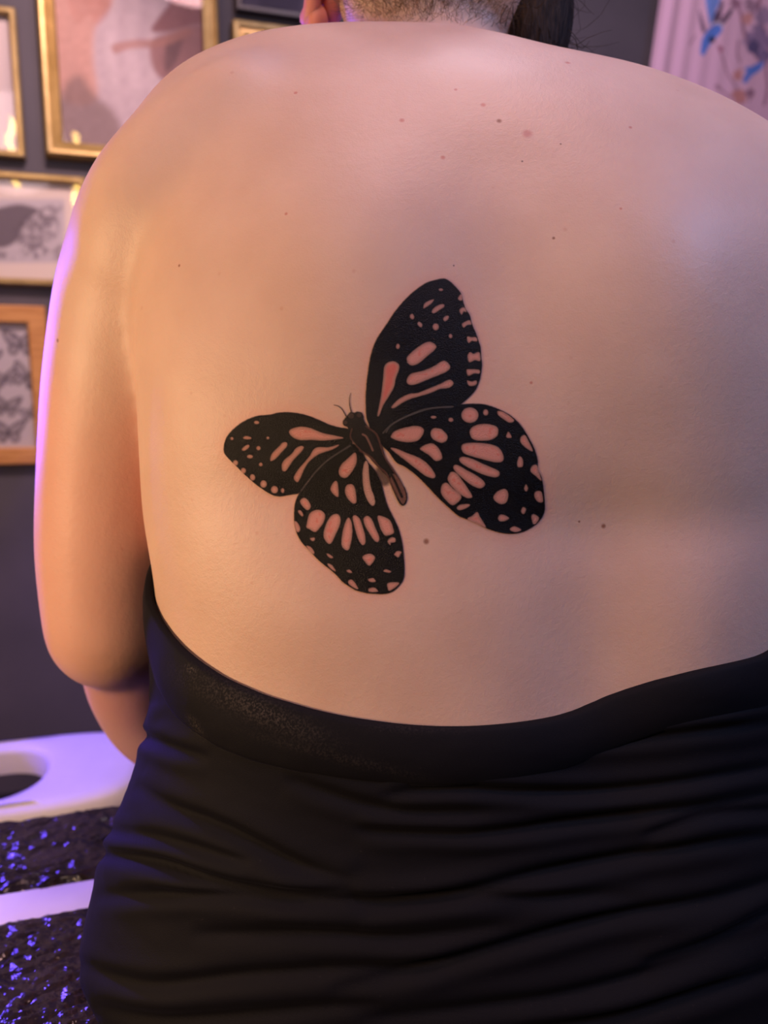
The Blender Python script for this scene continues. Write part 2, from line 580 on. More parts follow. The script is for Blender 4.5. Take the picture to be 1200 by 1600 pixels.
uF0, zF0 = at(368, 22)
picture('framed_print', uF0, uF0 + 0.24, zF0, zF0 + 0.32, .014, .022, M['black_frame'], STEPS_THIN,
        'black framed dark print near the ear, above the small gold frame', paint_dark)


# ------------------------------------------------------------------ fabric hanging with bird print
def make_tapestry():
    vv = WALL_V - 0.06
    ul, zt = on_plane(1037, -10, vv)
    ul2, z2 = on_plane(1020, 110, vv)
    u0 = float(ul2) - 0.002
    root = empty('printed_hanging', uvz(u0 + .45, vv, 1.05), RA)
    tag(root, 'pink fabric hanging printed with blue birds and blossom, above the right shoulder', 'hanging')
    nx, nz = 260, 330
    W, H = 0.86, 1.25
    slope = (float(ul) - float(ul2)) / (float(zt) - float(z2))
    a, b = np.meshgrid(np.linspace(0, 1, nx), np.linspace(0, 1, nz))
    zz = 1.05 + b * H
    uu = u0 + a * W + slope * (zz - float(z2)) * (1 - a) ** 2
    x = a * W
    fold = 0.005 * np.sin(x * 2 * math.pi / .052 + 1.2 * np.sin(b * 4)) * np.exp(-x / .11) + .006 * np.sin(x * 17 + b * 2)
    off = fold
    pos = uu[..., None] * U + (vv + off)[..., None] * V
    pos[..., 2] = zz
    px, py, _ = project(pos.reshape(-1, 3))
    c = np.tile(srgb(226, 186, 206), (px.size, 1))
    dk, bl = srgb(78, 62, 86), srgb(84, 130, 214)
    Z = lambda pts: [(850 + p / 3.4286, q / 3.4286) for p, q in pts]
    br = srgb(140, 92, 112)
    # branches
    for pts, wd in [([(1000, -60), (1020, 10), (1050, 60), (1060, 110), (1075, 180), (1110, 260), (1160, 330)], 7),
                    ([(1160, -40), (1150, 60), (1175, 150), (1210, 250)], 8),
                    ([(1210, 250), (1190, 360), (1200, 470), (1180, 560)], 6),
                    ([(930, 240), (960, 320), (985, 400), (1030, 470), (1060, 560)], 4),
                    ([(1040, 220), (1035, 290), (1050, 330)], 4), ([(780, 240), (800, 205), (810, 190)], 3),
                    ([(920, 460), (960, 490), (1000, 525)], 4), ([(1100, 470), (1112, 510), (1100, 540)], 3)]:
        c = stroke(c, px, py, Z(pts), wd / 1.6, br, .85, 2)
    n = fbm(px / 6, py / 6, 3, 4)
    for (bx, by, r, col) in [(1090, 95, 34, (214, 150, 140)), (1150, 215, 80, (128, 112, 150)), (1180, 90, 60, (150, 130, 160)), (1120, 250, 40, (84, 78, 118)),
                             (1040, 400, 30, (206, 140, 130)), (1045, 515, 40, (204, 138, 128)), (945, 262, 16, (168, 92, 116)), (930, 465, 16, (150, 100, 120)),
                             (1100, 500, 24, (150, 110, 130)), (1030, 20, 30, (150, 110, 130)), (1185, 300, 40, (110, 100, 140)), (1110, 30, 40, (150, 120, 140))]:
        X, Y = 850 + bx / 3.4286, by / 3.4286
        d = np.hypot(px - X, py - Y) * 3.4286 / r + (n - .5) * 1.3
        c = mix(c, srgb(*col), .85 * (1 - sstep(.7, 1.0, d)))
    # bird
    for pts in ([(832, 50), (846, 90), (866, 165), (848, 172), (834, 110)], [(950, 0), (962, 20), (944, 110), (925, 135), (928, 70)], [(1015, 40), (1000, 80), (955, 138), (938, 128), (968, 80)], [(905, 90), (925, 60), (930, 120), (908, 140)]):
        c = blob(c, px, py, Z(pts), dk, .92, 1.5)
    c = blob(c, px, py, Z([(868, -60), (940, -70), (944, 0), (915, 70), (893, 140), (880, 90), (866, 10)]), srgb(110, 150, 222), .95, 1.5)
    c = blob(c, px, py, Z([(838, 282), (846, 215), (874, 165), (915, 132), (952, 140), (950, 172), (915, 210), (880, 255), (864, 288), (850, 296)]), bl, .97, 1.5)
    c = stroke(c, px, py, Z([(905, 128), (935, 122), (958, 142)]), 2.2, srgb(238, 226, 240), .9, 1)
    c = mix(c, srgb(24, 20, 40), .97 * (1 - sstep(4.2, 5.6, np.hypot(px - (850 + 900 / 3.4286), py - 213 / 3.4286))))
    c = blob(c, px, py, Z([(1065, 435), (1085, 385), (1130, 345), (1180, 330), (1160, 375), (1110, 410), (1085, 445)]), bl, .95, 1.5)
    c = blob(c, px, py, Z([(1075, 365), (1110, 355), (1150, 350), (1100, 385)]), bl, .9, 1.5)
    idx = np.arange(nx * nz).reshape(nz, nx)
    ff = np.stack([idx[:-1, :-1], idx[:-1, 1:], idx[1:, 1:], idx[1:, :-1]], -1).reshape(-1, 4).tolist()
    loc = np.array(root.location)
    rel = pos.reshape(-1, 3) - loc
    R = np.stack([U, V, [0, 0, 1.0]])
    o = new_mesh('cloth_panel', rel @ R.T, ff, M['cloth_print'], root, True)
    color_attr(o.data, 'print', c)
    md = o.modifiers.new('thickness', 'SOLIDIFY'); md.thickness = 0.002
    # rod and brackets above the frame
    v, f = tube_vf([(-.5, 0, H + .004), (0, 0, H + .004), (.5, 0, H + .004)], [.008] * 3, 12, 2)
    new_mesh('rod', v, f, M['dark_metal'], root, True)
    for x in (-.47, .47):
        box('bracket', (x - .006, x + .006, -0.004, .06, H - .004, H + .008), M['dark_metal'], root)
make_tapestry()


# ------------------------------------------------------------------ warm hanging lamps behind the camera (seen as glints in the glass)
def hanging_lamp(x, y, z0, z1, label):
    root = empty('string_lamp', (x, y, HC))
    tag(root, label, 'lamp', 'string lamps behind the photographer')
    v, f = tube_vf([(0, 0, 0), (0, 0, (z1 - HC) / 2), (0, 0, z1 - HC + .02)], [.004] * 3, 8, 1)
    new_mesh('cord', v, f, M['bulb_cap'], root, True)
    v, f = tube_vf([(0, 0, z1 - HC + .03), (0, 0, z1 - HC + .0), (0, 0, z1 - HC - .01)], [.03, .034, .03], 14, 2)
    new_mesh('cap', v, f, M['bulb_cap'], root, True)
    t = np.linspace(0, 1, 40)
    pts = np.stack([.014 * np.sin(t * 14), .014 * np.cos(t * 12), (z1 - .02 - HC) + (z0 - z1) * t], -1)
    v, f = tube_vf(pts, [.011] * 40, 10, 2)
    new_mesh('glowing_tube', v, f, M['glow'], root, True)


hanging_lamp(-0.165, -1.0, 2.01, 2.43, 'warm glowing tube lamp hanging behind the photographer, the longer one')
hanging_lamp(-0.465, -1.05, 2.13, 2.46, 'warm glowing tube lamp hanging behind the photographer, the shorter left one')


# ------------------------------------------------------------------ the bench, aligned to the room
BZ = 0.55
u_s, v_s = None, None


def floor_uv(px, py, z):
    d = ray(px, py); t = (z - CZ) / d[2]; p = CAM + d * t
    return float(p @ U), float(p @ V)


def make_bench():
    _, v_far = floor_uv(60, 1262, BZ)
    _, v_s1 = floor_uv(60, 1388, BZ - .010)
    _, v_s0 = floor_uv(60, 1434, BZ - .010)
    v_near = 0.20
    uc = 0.15
    root = empty('treatment_bench', uvz(uc, 0, 0), RA)
    tag(root, 'black padded bench wrapped in crinkled film under the seated person', 'bench')
    L = 0.80
    for (a, b, sd) in ((v_near, v_s0, 3), (v_s1, v_far, 9)):
        pad = box('cushion', (-L, L, a, b, BZ - .085, BZ - .008), M['vinyl'], root, .02, 4)
        n, m = 520, int((b - a + .05) / .0026)
        X, Y = np.meshgrid(np.linspace(-L - .004, L + .004, n), np.linspace(a - (.012 if sd == 3 else .003), b + (.012 if sd == 9 else .003), m))
        w1 = fbm(X * 40, Y * 40, 3, sd); w2 = fbm(Y * 36 + 9, X * 36, 3, sd + 1)
        r = 1 - np.abs(2 * fbm(X * 60 + 3 * w1, Y * 95 + 3 * w2, 3, sd + 2) - 1)
        r2 = 1 - np.abs(2 * fbm(X * 140 + 2 * w2, Y * 170 + 2 * w1, 2, sd + 5) - 1)
        zz = BZ - .007 + .006 * (r - .6) + .0022 * (r2 - .5) * 1.0
        e = np.minimum(np.minimum(X + L, L - X), np.minimum(Y - a, b - Y))
        ed_ = np.minimum(np.minimum(X + L, L - X), (Y - a) if sd == 3 else (b - Y))
        zz = zz - .03 * sstep(.012, -.012, ed_) - .010 * sstep(.010, -.012, e)
        zz = np.clip(zz, BZ - .05, BZ - .001)
        idx = np.arange(n * m).reshape(m, n)
        ff = np.stack([idx[:-1, :-1], idx[:-1, 1:], idx[1:, 1:], idx[1:, :-1]], -1).reshape(-1, 4).tolist()
        fl = new_mesh('plastic_film', np.stack([X.ravel(), Y.ravel(), zz.ravel()], -1), ff, M['film'], pad, True)
    st = box('white_strip', (-L, L, v_s0 - .002, v_s1 + .002, BZ - .06, BZ - .010), M['white_metal'], root, .003, 2)
    box('base_frame', (-L + .02, L - .02, v_near + .02, v_far - .02, BZ - .13, BZ - .08), M['dark_metal'], root, .006, 2)
    for x in (-L + .06, L - .06):
        for y in (v_near + .05, v_far - .05):
            box('leg', (x - .02, x + .02, y - .02, y + .02, 0, BZ - .12), M['dark_metal'], root, .004, 2)
    return v_far
V_FAR = make_bench()


# ------------------------------------------------------------------ white stool with an oval hole
def make_stool():
    z = 0.45
    v0 = (floor_uv(60, 1262, z)[1])
    v1 = (floor_uv(60, 1146, z)[1])
    uh, vh = floor_uv(-12, 1207, z)
    u1 = floor_uv(225, 1200, z)[0]
    u0 = 2 * uh - u1
    uc, vc = (u0 + u1) / 2, (v0 + v1) / 2
    a, b = (u1 - u0) / 2, (v1 - v0) / 2
    root = empty('plastic_stool', uvz(uc, vc, 0), RA)
    tag(root, 'white plastic stool with an oval hole in its top, lit violet, beyond the bench', 'stool')
    n = 96
    ang = np.linspace(0, 2 * math.pi, n, endpoint=False)

    def sup(A, B, e):
        c, s = np.cos(ang), np.sin(ang)
        return np.stack([A * np.sign(c) * np.abs(c) ** (2 / e), B * np.sign(s) * np.abs(s) ** (2 / e)], -1)
    ha = floor_uv(66, 1207, z)[0] - uh
    hb = .5 * (floor_uv(0, 1170, z)[1] - floor_uv(0, 1243, z)[1])
    hv = vh - vc
    rings = []
    th = .045

    def ring(A, B, e, zz, off=0.0): 
        p = sup(A, B, e); rings.append(np.column_stack([p[:, 0], p[:, 1] + off, np.full(n, zz)]))
    ring(ha + .004, hb + .004, 2.2, z - th, hv)
    ring(ha + .003, hb + .003, 2.2, z - .012, hv)
    ring(ha + .006, hb + .006, 2.2, z - .004, hv)
    ring(ha + .014, hb + .014, 2.2, z - .0005, hv)
    ring(ha + .03, hb + .03, 2.3, z, hv)
    ring(a - .022, b - .022, 3.6, z)
    ring(a - .010, b - .010, 3.8, z - .003)
    ring(a - .003, b - .003, 4.0, z - .010)
    ring(a, b, 4.0, z - .022)
    ring(a + .002, b + .002, 4.0, z - th)
    ring(a - .006, b - .006, 4.0, z - th)
    ring(a - .012, b - .012, 4.0, z - th + .012)
    v, f = loft_vf(rings, False)
    fix_normals(new_mesh('seat', v, f, M['plastic'], root, True))
    for sx in (-1, 1):
        for sy in (-1, 1):
            top = np.array([sx * (a - .05), sy * (b - .045)]); bot = np.array([sx * (a - .005), sy * (b + .015)])
            vv, ff = [], []
            for zz, c, h in ((z - .03, top, .026), (z * .5, (top + bot) / 2, .023), (0, bot, .020)):
                for dx, dy in ((-1, -1), (1, -1), (1, 1), (-1, 1)):
                    vv.append((c[0] + dx * h, c[1] + dy * h * .8, zz))
            for k in (0, 4):
                for j in range(4): ff.append((k + j, k + (j + 1) % 4, k + 4 + (j + 1) % 4, k + 4 + j))
            ff += [(3, 2, 1, 0), (8, 9, 10, 11)]
            fix_normals(new_mesh('leg', vv, ff, M['plastic'], root))
    for sy in (-1, 1):
        box('stretcher', (-a + .05, a - .05, sy * (b - .03) - .008, sy * (b - .03) + .008, .17, .205), M['plastic'], root, .004, 2)
make_stool()


# ------------------------------------------------------------------ the person
X0 = 0.07
#  z, cx, half width, y of the widest point, back y, front y, exponent
SEC = np.array([
    [0.552, X0, .150, .52, .440, .62, 2.2],
    [0.560, X0, .232, .51, .405, .66, 2.2],
    [0.578, X0, .270, .50, .380, .69, 2.25],
    [0.610, X0, .282, .495, .368, .71, 2.25],
    [0.650, X0, .275, .50, .372, .72, 2.25],
    [0.690, X0, .264, .51, .384, .73, 2.25],
    [0.730, X0, .249, .52, .396, .73, 2.25],
    [0.770, X0, .239, .53, .406, .73, 2.25],
    [0.820, X0, .236, .54, .416, .73, 2.25],
    [0.870, X0, .238, .54, .424, .73, 2.25],
    [0.920, X0, .244, .54, .430, .74, 2.25],
    [0.970, X0, .245, .54, .433, .75, 2.25],
    [1.020, X0, .245, .54, .437, .75, 2.25],
    [1.070, X0, .245, .545, .446, .74, 2.25],
    [1.110, .068, .243, .55, .458, .72, 2.25],
    [1.150, .062, .240, .555, .476, .70, 2.2],
    [1.180, .052, .234, .563, .492, .69, 2.2],
    [1.205, .038, .220, .572, .509, .68, 2.1],
    [1.222, .028, .200, .578, .524, .67, 2.0],
    [1.238, .016, .174, .583, .541, .66, 2.0],
    [1.252, .000, .137, .588, .556, .65, 2.0],
    [1.265, -.002, .100, .592, .568, .64, 2.0],
    [1.274, .000, .055, .600, .584, .62, 2.0],
])


def sec_at(z):
    z = np.asarray(z, float)
    # smooth interpolation through the table
    return np.stack([np.interp(z, SEC[:, 0], SEC[:, k]) for k in range(1, 7)], -1)


# densify with a smoothed curve so that the loft has no kinks
ZD = np.concatenate([np.linspace(.552, .60, 14), np.linspace(.605, 1.15, 90), np.linspace(1.155, 1.274, 34)])


def smooth_table():
    dense = spline(SEC, 10)
    return dense
DENSE = smooth_table()


def sec(z):
    return np.stack([np.interp(z, DENSE[:, 0], DENSE[:, k]) for k in range(1, 7)], -1)


def torso(theta, z, off=0.0):
    """theta: 0 = right flank, -pi/2 = back centre, pi = left flank"""
    s = sec(z)
    cx, wd, yc, yb, yf, e = [s[..., k] for k in range(6)]
    c, sn = np.cos(theta), np.sin(theta)
    ee = 2 / e
    x = np.sign(c) * np.abs(c) ** ee * (wd + off)
    back = sn < 0
    d = np.where(back, yc - yb, yf - yc) + off
    y = yc + np.sign(sn) * np.abs(sn) ** ee * d
    # relief of the back
    bk = np.clip(-sn, 0, 1) ** 1.5
    g = lambda q, m, sd: np.exp(-((q - m) / sd) ** 2)
    rel = (.0135 * g(x, .062, .048) * g(z, .84, .13)            # spine furrow
           + .0055 * g(x, .0, .045) * g(z, 1.06, .10)
           - .010 * g(x, -.105, .060) * g(z, 1.085, .085)      # shoulder blades
           - .010 * g(x, .115, .060) * g(z, 1.085, .085)
           - .006 * g(x, -.12, .09) * g(z, .87, .05)           # soft rolls
           - .005 * g(x, .13, .09) * g(z, .86, .05)
           + .004 * g(x, .10, .12) * g(z, .925, .022)
           + .003 * g(x, -.14, .07) * g(z, .945, .02))
    y = y + bk * rel
    return np.stack([cx + x, y, z + 0 * x], -1)


TH = np.linspace(-math.pi * 1.5, math.pi * .5, 144, endpoint=False)
rows = [torso(TH, np.full(TH.shape, z)) for z in ZD]
parts = [loft_vf([list(map(tuple, r)) for r in rows])]


def limb(pts, radii, sub=6, **kw):
    d = np.column_stack([np.array(pts, float), np.array(radii, float)])
    s = spline(d, sub)
    return tube_vf(s[:, :3], s[:, 3], 24, 5, **kw)


def mirror(p):
    p = np.array(p, float).copy(); p[..., 0] = 2 * X0 - p[..., 0]
    p[..., 2] -= .035 * np.clip((p[..., 2] - .8) / .33, 0, 1); return p

arm_pts = np.array([(-.118, .580, 1.155), (-.174, .592, 1.10), (-.201, .606, 1.03), (-.220, .616, .95), (-.229, .618, .875), (-.230, .612, .812)])
arm_r = [.062, .069, .068, .064, .063, .058]
fore_pts = np.array([(-.218, .625, .800), (-.232, .678, .730), (-.222, .712, .672), (-.180, .738, .630), (-.142, .752, .606)])
fore_r = [.050, .050, .046, .036, .027]
for sgn in (0, 1):
    mm = (lambda p: np.array(p, float)) if sgn == 0 else mirror
    parts.append(limb(mm(arm_pts), arm_r))
    parts.append(limb(mm(fore_pts), fore_r))
    parts.append(limb(mm([(-.095, .556, 1.190), (-.150, .558, 1.145), (-.176, .572, 1.105)]), [.048, .056, .058]))
    # hand resting on the bench: palm and five fingers
    palm = [(-.136, .752, .606), (-.122, .775, .592), (-.108, .800, .580)]
    parts.append(limb(mm(palm), [.026, .033, .030], 5, flat=((0, .35, 1), .45)))
    base = np.array([-.108, .800, .580])
    side = np.array([.9, .38, 0.0]); fwd = np.array([.35, .80, -.10])
    fwd /= np.linalg.norm(fwd)
    for k, ln in enumerate((.066, .076, .072, .056)):
        b0 = base + side * (.026 - .0185 * k)
        parts.append(limb(mm([b0, b0 + fwd * ln * .45 + (0, 0, .004), b0 + fwd * ln * .75 + (0, 0, .000), b0 + fwd * ln * .95 + (0, 0, -.006)]), [.0095, .009, .0085, .0075], 4))
    t0 = np.array([-.120, .770, .590]) + side * .022
    parts.append(limb(mm([t0, t0 + (.024, .012, -.002), t0 + (.040, .034, -.008), t0 + (.048, .052, -.014)]), [.012, .0115, .010, .0085], 4))
    # leg
    parts.append(limb(mm([(-.045, .54, .645), (-.055, .70, .650), (-.062, .88, .640), (-.066, 1.040, .622)]), [.088, .090, .078, .064]))
    parts.append(limb(mm([(-.066, 1.050, .604), (-.066, 1.075, .46), (-.066, 1.080, .28), (-.066, 1.070, .095)]), [.062, .062, .050, .036]))
    parts.append(limb(mm([(-.066, 1.060, .052), (-.070, 1.135, .042), (-.076, 1.215, .026), (-.078, 1.265, .020)]), [.040, .042, .030, .018], flat=((0, 0, 1), .85)))
# shoulders, neck, head
for sx in (-1, 1):
    parts.append(ball_vf((X0 + sx * .180, .580, 1.145 if sx < 0 else 1.112), (.068, .070, .068)))
parts.append(limb([(.062, .640, 1.19), (.046, .664, 1.25), (.037, .678, 1.30), (.038, .695, 1.34)], [.076, .067, .065, .066]))
HEADC = np.array([.044, .690, 1.348])
from mathutils import Euler
HROT = Euler((math.radians(-32), 0, math.radians(-4)))
HM = np.array(HROT.to_matrix())


def hd(p):  # head coordinates (x right, y face forward, z up) -> world
    return HEADC + np.asarray(p, float) @ HM.T
parts.append(ball_vf(HEADC + HM @ np.array([0, -.01, .03]), (.083, .100, .098), 28, 16, HROT))
parts.append(ball_vf(HEADC + HM @ np.array([0, .025, -.035]), (.072, .074, .078), 24, 14, HROT))
for sx in (-1, 1):
    parts.append(ball_vf(hd((sx * .050, -.020, -.050)), .030, 18, 12))
parts.append(ball_vf(HEADC + HM @ np.array([0, .058, -.080]), (.034, .032, .028), 20, 10, HROT))
parts.append(limb([hd((0, .092, .028)), hd((0, .104, .002)), hd((0, .112, -.018))], [.008, .011, .013], 4))       # nose
parts.append(limb([hd((-.022, .086, -.052)), hd((0, .095, -.050)), hd((.022, .086, -.052))], [.006, .008, .006], 4))  # lips
for sx in (-1, 1):
    parts.append(limb([hd((sx * .014, .092, .040)), hd((sx * .034, .088, .044)), hd((sx * .052, .074, .038))], [.007, .008, .007], 4))  # brows
    parts.append(ball_vf(hd((sx * .031, .082, .022)), .0125, 14, 10))  # eyes

v, f = join_vf(parts)
body0 = new_mesh('person', v, f)
fix_normals(body0)
rm = body0.modifiers.new('remesh', 'REMESH'); rm.mode = 'VOXEL'; rm.voxel_size = 0.0046
sm = body0.modifiers.new('smooth', 'SMOOTH'); sm.factor = 0.5; sm.iterations = 9
dg = bpy.context.evaluated_depsgraph_get()
bm_me = bpy.data.meshes.new_from_object(body0.evaluated_get(dg))
bpy.data.objects.remove(body0)


def ear_vf(sx):
    base = np.array([sx * .084, -.004, -.004]); out = []
    a = np.linspace(math.radians(-150), math.radians(130), 16)
    # outer rim (helix) running from the lobe up and over
    rim = [(sx * (.010 + .010 * (0.5 - .5 * math.cos(t))), -.006 - .018 * math.cos(t), .034 * math.sin(t) - .004) for t in np.linspace(math.radians(-95), math.radians(165), 15)]
    out.append(tube_vf([hd(base + 1.2 * np.array(p)) for p in rim], [.009] + [.0068] * 12 + [.006, .005], 12, 3))
    anti = [(sx * .012, -.004 - .010 * math.cos(t), .022 * math.sin(t)) for t in np.linspace(math.radians(-70), math.radians(120), 9)]
    out.append(tube_vf([hd(base + 1.2 * np.array(p)) for p in anti], [.007] * 9, 10, 3))
    out.append(ball_vf(hd(base + np.array([sx * .014, -.002, -.046])), (.010, .013, .016), 16, 10, HROT))
    out.append(ball_vf(hd(base + np.array([sx * .003, .0, -.004])), (.011, .020, .034), 16, 10, HROT))
    return out
bv = np.empty(len(bm_me.vertices) * 3); bm_me.vertices.foreach_get('co', bv); bv = bv.reshape(-1, 3)
bf = [tuple(p.vertices) for p in bm_me.polygons]
ed = np.empty(len(bm_me.edges) * 2, int); bm_me.edges.foreach_get('vertices', ed); ed = ed.reshape(-1, 2)
deg = np.bincount(ed.ravel(), minlength=len(bv)).astype(float)[:, None]
wt = np.zeros(len(bv))
for c, rx, ry, rz in (((-.165, .55, 1.19), .10, .10, .075), ((2 * X0 + .165, .55, 1.15), .12, .10, .09), ((-.225, .62, .80), .09, .08, .045), ((-.245, .58, 1.08), .06, .09, .085), ((.044, .665, 1.31), .10, .07, .06), ((.05, .58, 1.24), .13, .05, .04)):
    q = (bv - np.array(c)) / np.array([rx, ry, rz])
    wt = np.maximum(wt, np.exp(-(q ** 2).sum(1)) * (.55 if c[2] > 1.3 else 1.0 if c[2] > .9 else .35))
for it in range(60):
    acc = np.zeros_like(bv)
    np.add.at(acc, ed[:, 0], bv[ed[:, 1]]); np.add.at(acc, ed[:, 1], bv[ed[:, 0]])
    lap = acc / deg - bv
    bv = bv + .6 * wt[:, None] * lap
v, f = join_vf([(bv.tolist(), bf)] + ear_vf(-1) + ear_vf(1))
PORG = Vector((X0, 0.52, BZ))
person = new_mesh('person', np.array(v) - np.array(PORG), f, None, None, True)
person.location = PORG
fix_normals(person)
tag(person, 'seated person seen from behind, bare back with butterfly tattoo, black strapless dress', 'person')
bpy.data.meshes.remove(bm_me)
PINV = Matrix.Translation(-PORG)


def adopt(o, parent=person):
    """child mesh given in world coordinates: re-origin to the person's base"""
    o.data.transform(PINV)
    o.parent = parent
    return o


# ---- tattoo drawing, in photograph pixels, projected onto the skin
def zt(o, s, pts):
    return np.array([(o[0] + x / s, o[1] + y / s) for x, y in pts])
Z1 = lambda p: zt((560, 420), 6.0, p)
Z2 = lambda p: zt((340, 600), 5.4545, p)
Z3 = lambda p: zt((440, 690), 5.4545, p)
Z4 = lambda p: zt((590, 610), 4.4444, p)
Z5 = lambda p: zt((510, 600), 8.0, p)


def el(cx, cy, rx, ry):
    return [(cx + rx * math.cos(t), cy + ry * math.sin(t)) for t in np.linspace(0, 2 * math.pi, 8, endpoint=False)]

W1 = Z1([(95, 1450), (75, 1400), (70, 1300), (68, 1200), (75, 1080), (88, 980), (105, 860), (130, 760), (165, 670), (215, 590), (270, 510), (320, 430), (390, 340), (470, 255), (560, 180), (640, 130), (720, 105), (800, 93), (860, 120), (920, 180), (965, 240), (985, 320), (1010, 385), (1045, 440), (1065, 520), (1100, 600), (1130, 690), (1145, 740), (1150, 820), (1158, 900), (1150, 980), (1130, 1060), (1100, 1130), (1050, 1190), (990, 1245), (950, 1275), (860, 1295), (700, 1310), (560, 1350), (420, 1410), (300, 1480), (230, 1560), (180, 1640), (120, 1560)])
W2 = Z2([(1115, 385), (1040, 370), (950, 345), (860, 305), (770, 270), (690, 250), (600, 240), (520, 245), (440, 262), (350, 270), (270, 295), (190, 340), (120, 400), (75, 460), (55, 530), (60, 590), (100, 640), (160, 700), (220, 760), (280, 815), (340, 865), (420, 920), (480, 950), (540, 957), (610, 945), (690, 932), (720, 900), (780, 820), (840, 750), (920, 670), (1000, 610), (1080, 560), (1140, 540), (1150, 440)])
W3 = Z3([(150, 440), (120, 510), (108, 590), (110, 700), (130, 780), (175, 860), (230, 920), (290, 985), (350, 1040), (420, 1095), (470, 1140), (520, 1195), (570, 1230), (630, 1265), (720, 1290), (800, 1297), (880, 1297), (950, 1275), (1000, 1230), (1040, 1170), (1048, 1080), (1042, 980), (1030, 870), (1000, 750), (960, 660), (910, 560), (880, 470), (860, 390), (845, 340), (800, 250), (720, 150), (680, 60), (620, 20), (560, 40), (450, 100), (350, 190), (280, 270), (220, 350), (180, 400)])
W4 = Z4([(560, 100), (640, 93), (740, 97), (840, 130), (930, 180), (1000, 250), (1050, 330), (1090, 410), (1110, 480), (1115, 550), (1140, 610), (1152, 690), (1160, 780), (1155, 850), (1120, 910), (1070, 950), (1000, 985), (920, 995), (840, 985), (760, 960), (700, 930), (620, 895), (560, 870), (490, 810), (420, 745), (350, 670), (270, 590), (190, 530), (130, 500), (80, 430), (30, 380), (0, 300), (60, 250), (150, 190), (250, 150), (350, 125), (450, 115), (520, 112)])
BODY = Z5([(255, 400), (300, 350), (350, 360), (385, 345), (440, 360), (465, 410), (470, 450), (520, 530), (600, 600), (650, 660), (690, 760), (720, 860), (760, 960), (820, 1040), (870, 1110), (920, 1200), (980, 1300), (1010, 1400), (1000, 1480), (960, 1520), (920, 1500), (880, 1430), (800, 1250), (770, 1170), (680, 1080), (590, 980), (500, 880), (420, 820), (360, 750), (310, 680), (275, 600), (265, 540), (220, 520), (205, 475), (230, 430)])

SP1 = [[(455, 850), (470, 815), (530, 760), (600, 710), (660, 688), (700, 700), (728, 730), (700, 770), (640, 820), (570, 880), (510, 905), (470, 890)],
       [(455, 1060), (470, 1010), (510, 980), (600, 960), (700, 920), (780, 870), (815, 868), (850, 900), (855, 930), (820, 965), (740, 1000), (640, 1040), (540, 1080), (480, 1085)],
       [(310, 1300), (340, 1260), (400, 1210), (480, 1175), (560, 1165), (660, 1125), (760, 1085), (840, 1045), (880, 1055), (885, 1085), (840, 1115), (760, 1125), (680, 1160), (580, 1190), (480, 1220), (400, 1260), (340, 1300)],
       [(180, 1370), (200, 1270), (220, 1150), (235, 1020), (245, 920), (280, 880), (330, 870), (375, 895), (380, 940), (350, 1020), (330, 1110), (280, 1200), (230, 1280), (195, 1370)],
       [(610, 370), (620, 330), (660, 305), (705, 290), (680, 325), (640, 355), (612, 372)],
       [(690, 405), (705, 375), (750, 345), (795, 335), (800, 355), (760, 385), (710, 415), (692, 412)],
       [(485, 440), (505, 425), (520, 450), (510, 472), (488, 462)], [(555, 515), (570, 500), (595, 520), (590, 545), (570, 540)],
       [(795, 470), (820, 445), (845, 448), (835, 475), (810, 490)], el(724, 545, 26, 30), el(863, 632, 14, 18), el(370, 728, 15, 22), el(772, 198, 18, 10),
       [(935, 275), (965, 240), (972, 290), (945, 295)], [(950, 385), (990, 365), (1010, 405), (985, 400), (965, 430)],
       [(972, 520), (1000, 500), (1040, 485), (1055, 520), (1020, 525), (985, 550)], [(1020, 640), (1060, 645), (1100, 645), (1110, 680), (1060, 675), (1030, 695)],
       [(1030, 800), (1050, 785), (1080, 800), (1130, 785), (1140, 860), (1090, 855), (1040, 875), (1025, 830)],
       [(1015, 950), (1060, 945), (1130, 950), (1130, 980), (1080, 980), (1030, 1000)], [(1020, 1050), (1060, 1060), (1105, 1050), (1100, 1085), (1040, 1095)]]
SP2 = [[(612, 410), (640, 380), (720, 365), (800, 380), (900, 420), (1000, 440), (1070, 458), (1020, 468), (900, 480), (800, 475), (700, 475), (640, 450)],
       [(452, 640), (470, 590), (520, 540), (560, 500), (590, 500), (590, 530), (545, 580), (500, 630), (460, 655)],
       [(550, 690), (570, 650), (630, 600), (670, 550), (710, 530), (735, 540), (710, 580), (650, 640), (610, 700), (580, 740), (555, 735)],
       [(655, 790), (690, 730), (750, 660), (790, 610), (820, 560), (860, 540), (950, 540), (1035, 518), (980, 555), (890, 585), (840, 610), (780, 660), (740, 720), (710, 790), (685, 832), (660, 820)],
       [(220, 458), (245, 445), (285, 455), (280, 468), (235, 468)], [(210, 560), (230, 535), (265, 518), (268, 538), (235, 565)],
       el(335, 328, 20, 13), el(350, 547, 16, 16), el(430, 460, 11, 11), el(370, 685, 14, 14), el(125, 465, 11, 11), el(278, 618, 24, 14),
       el(155, 672, 20, 22), el(222, 738, 20, 22), el(300, 795, 20, 25), el(393, 852, 26, 30), el(487, 900, 28, 30), el(557, 908, 12, 18)]
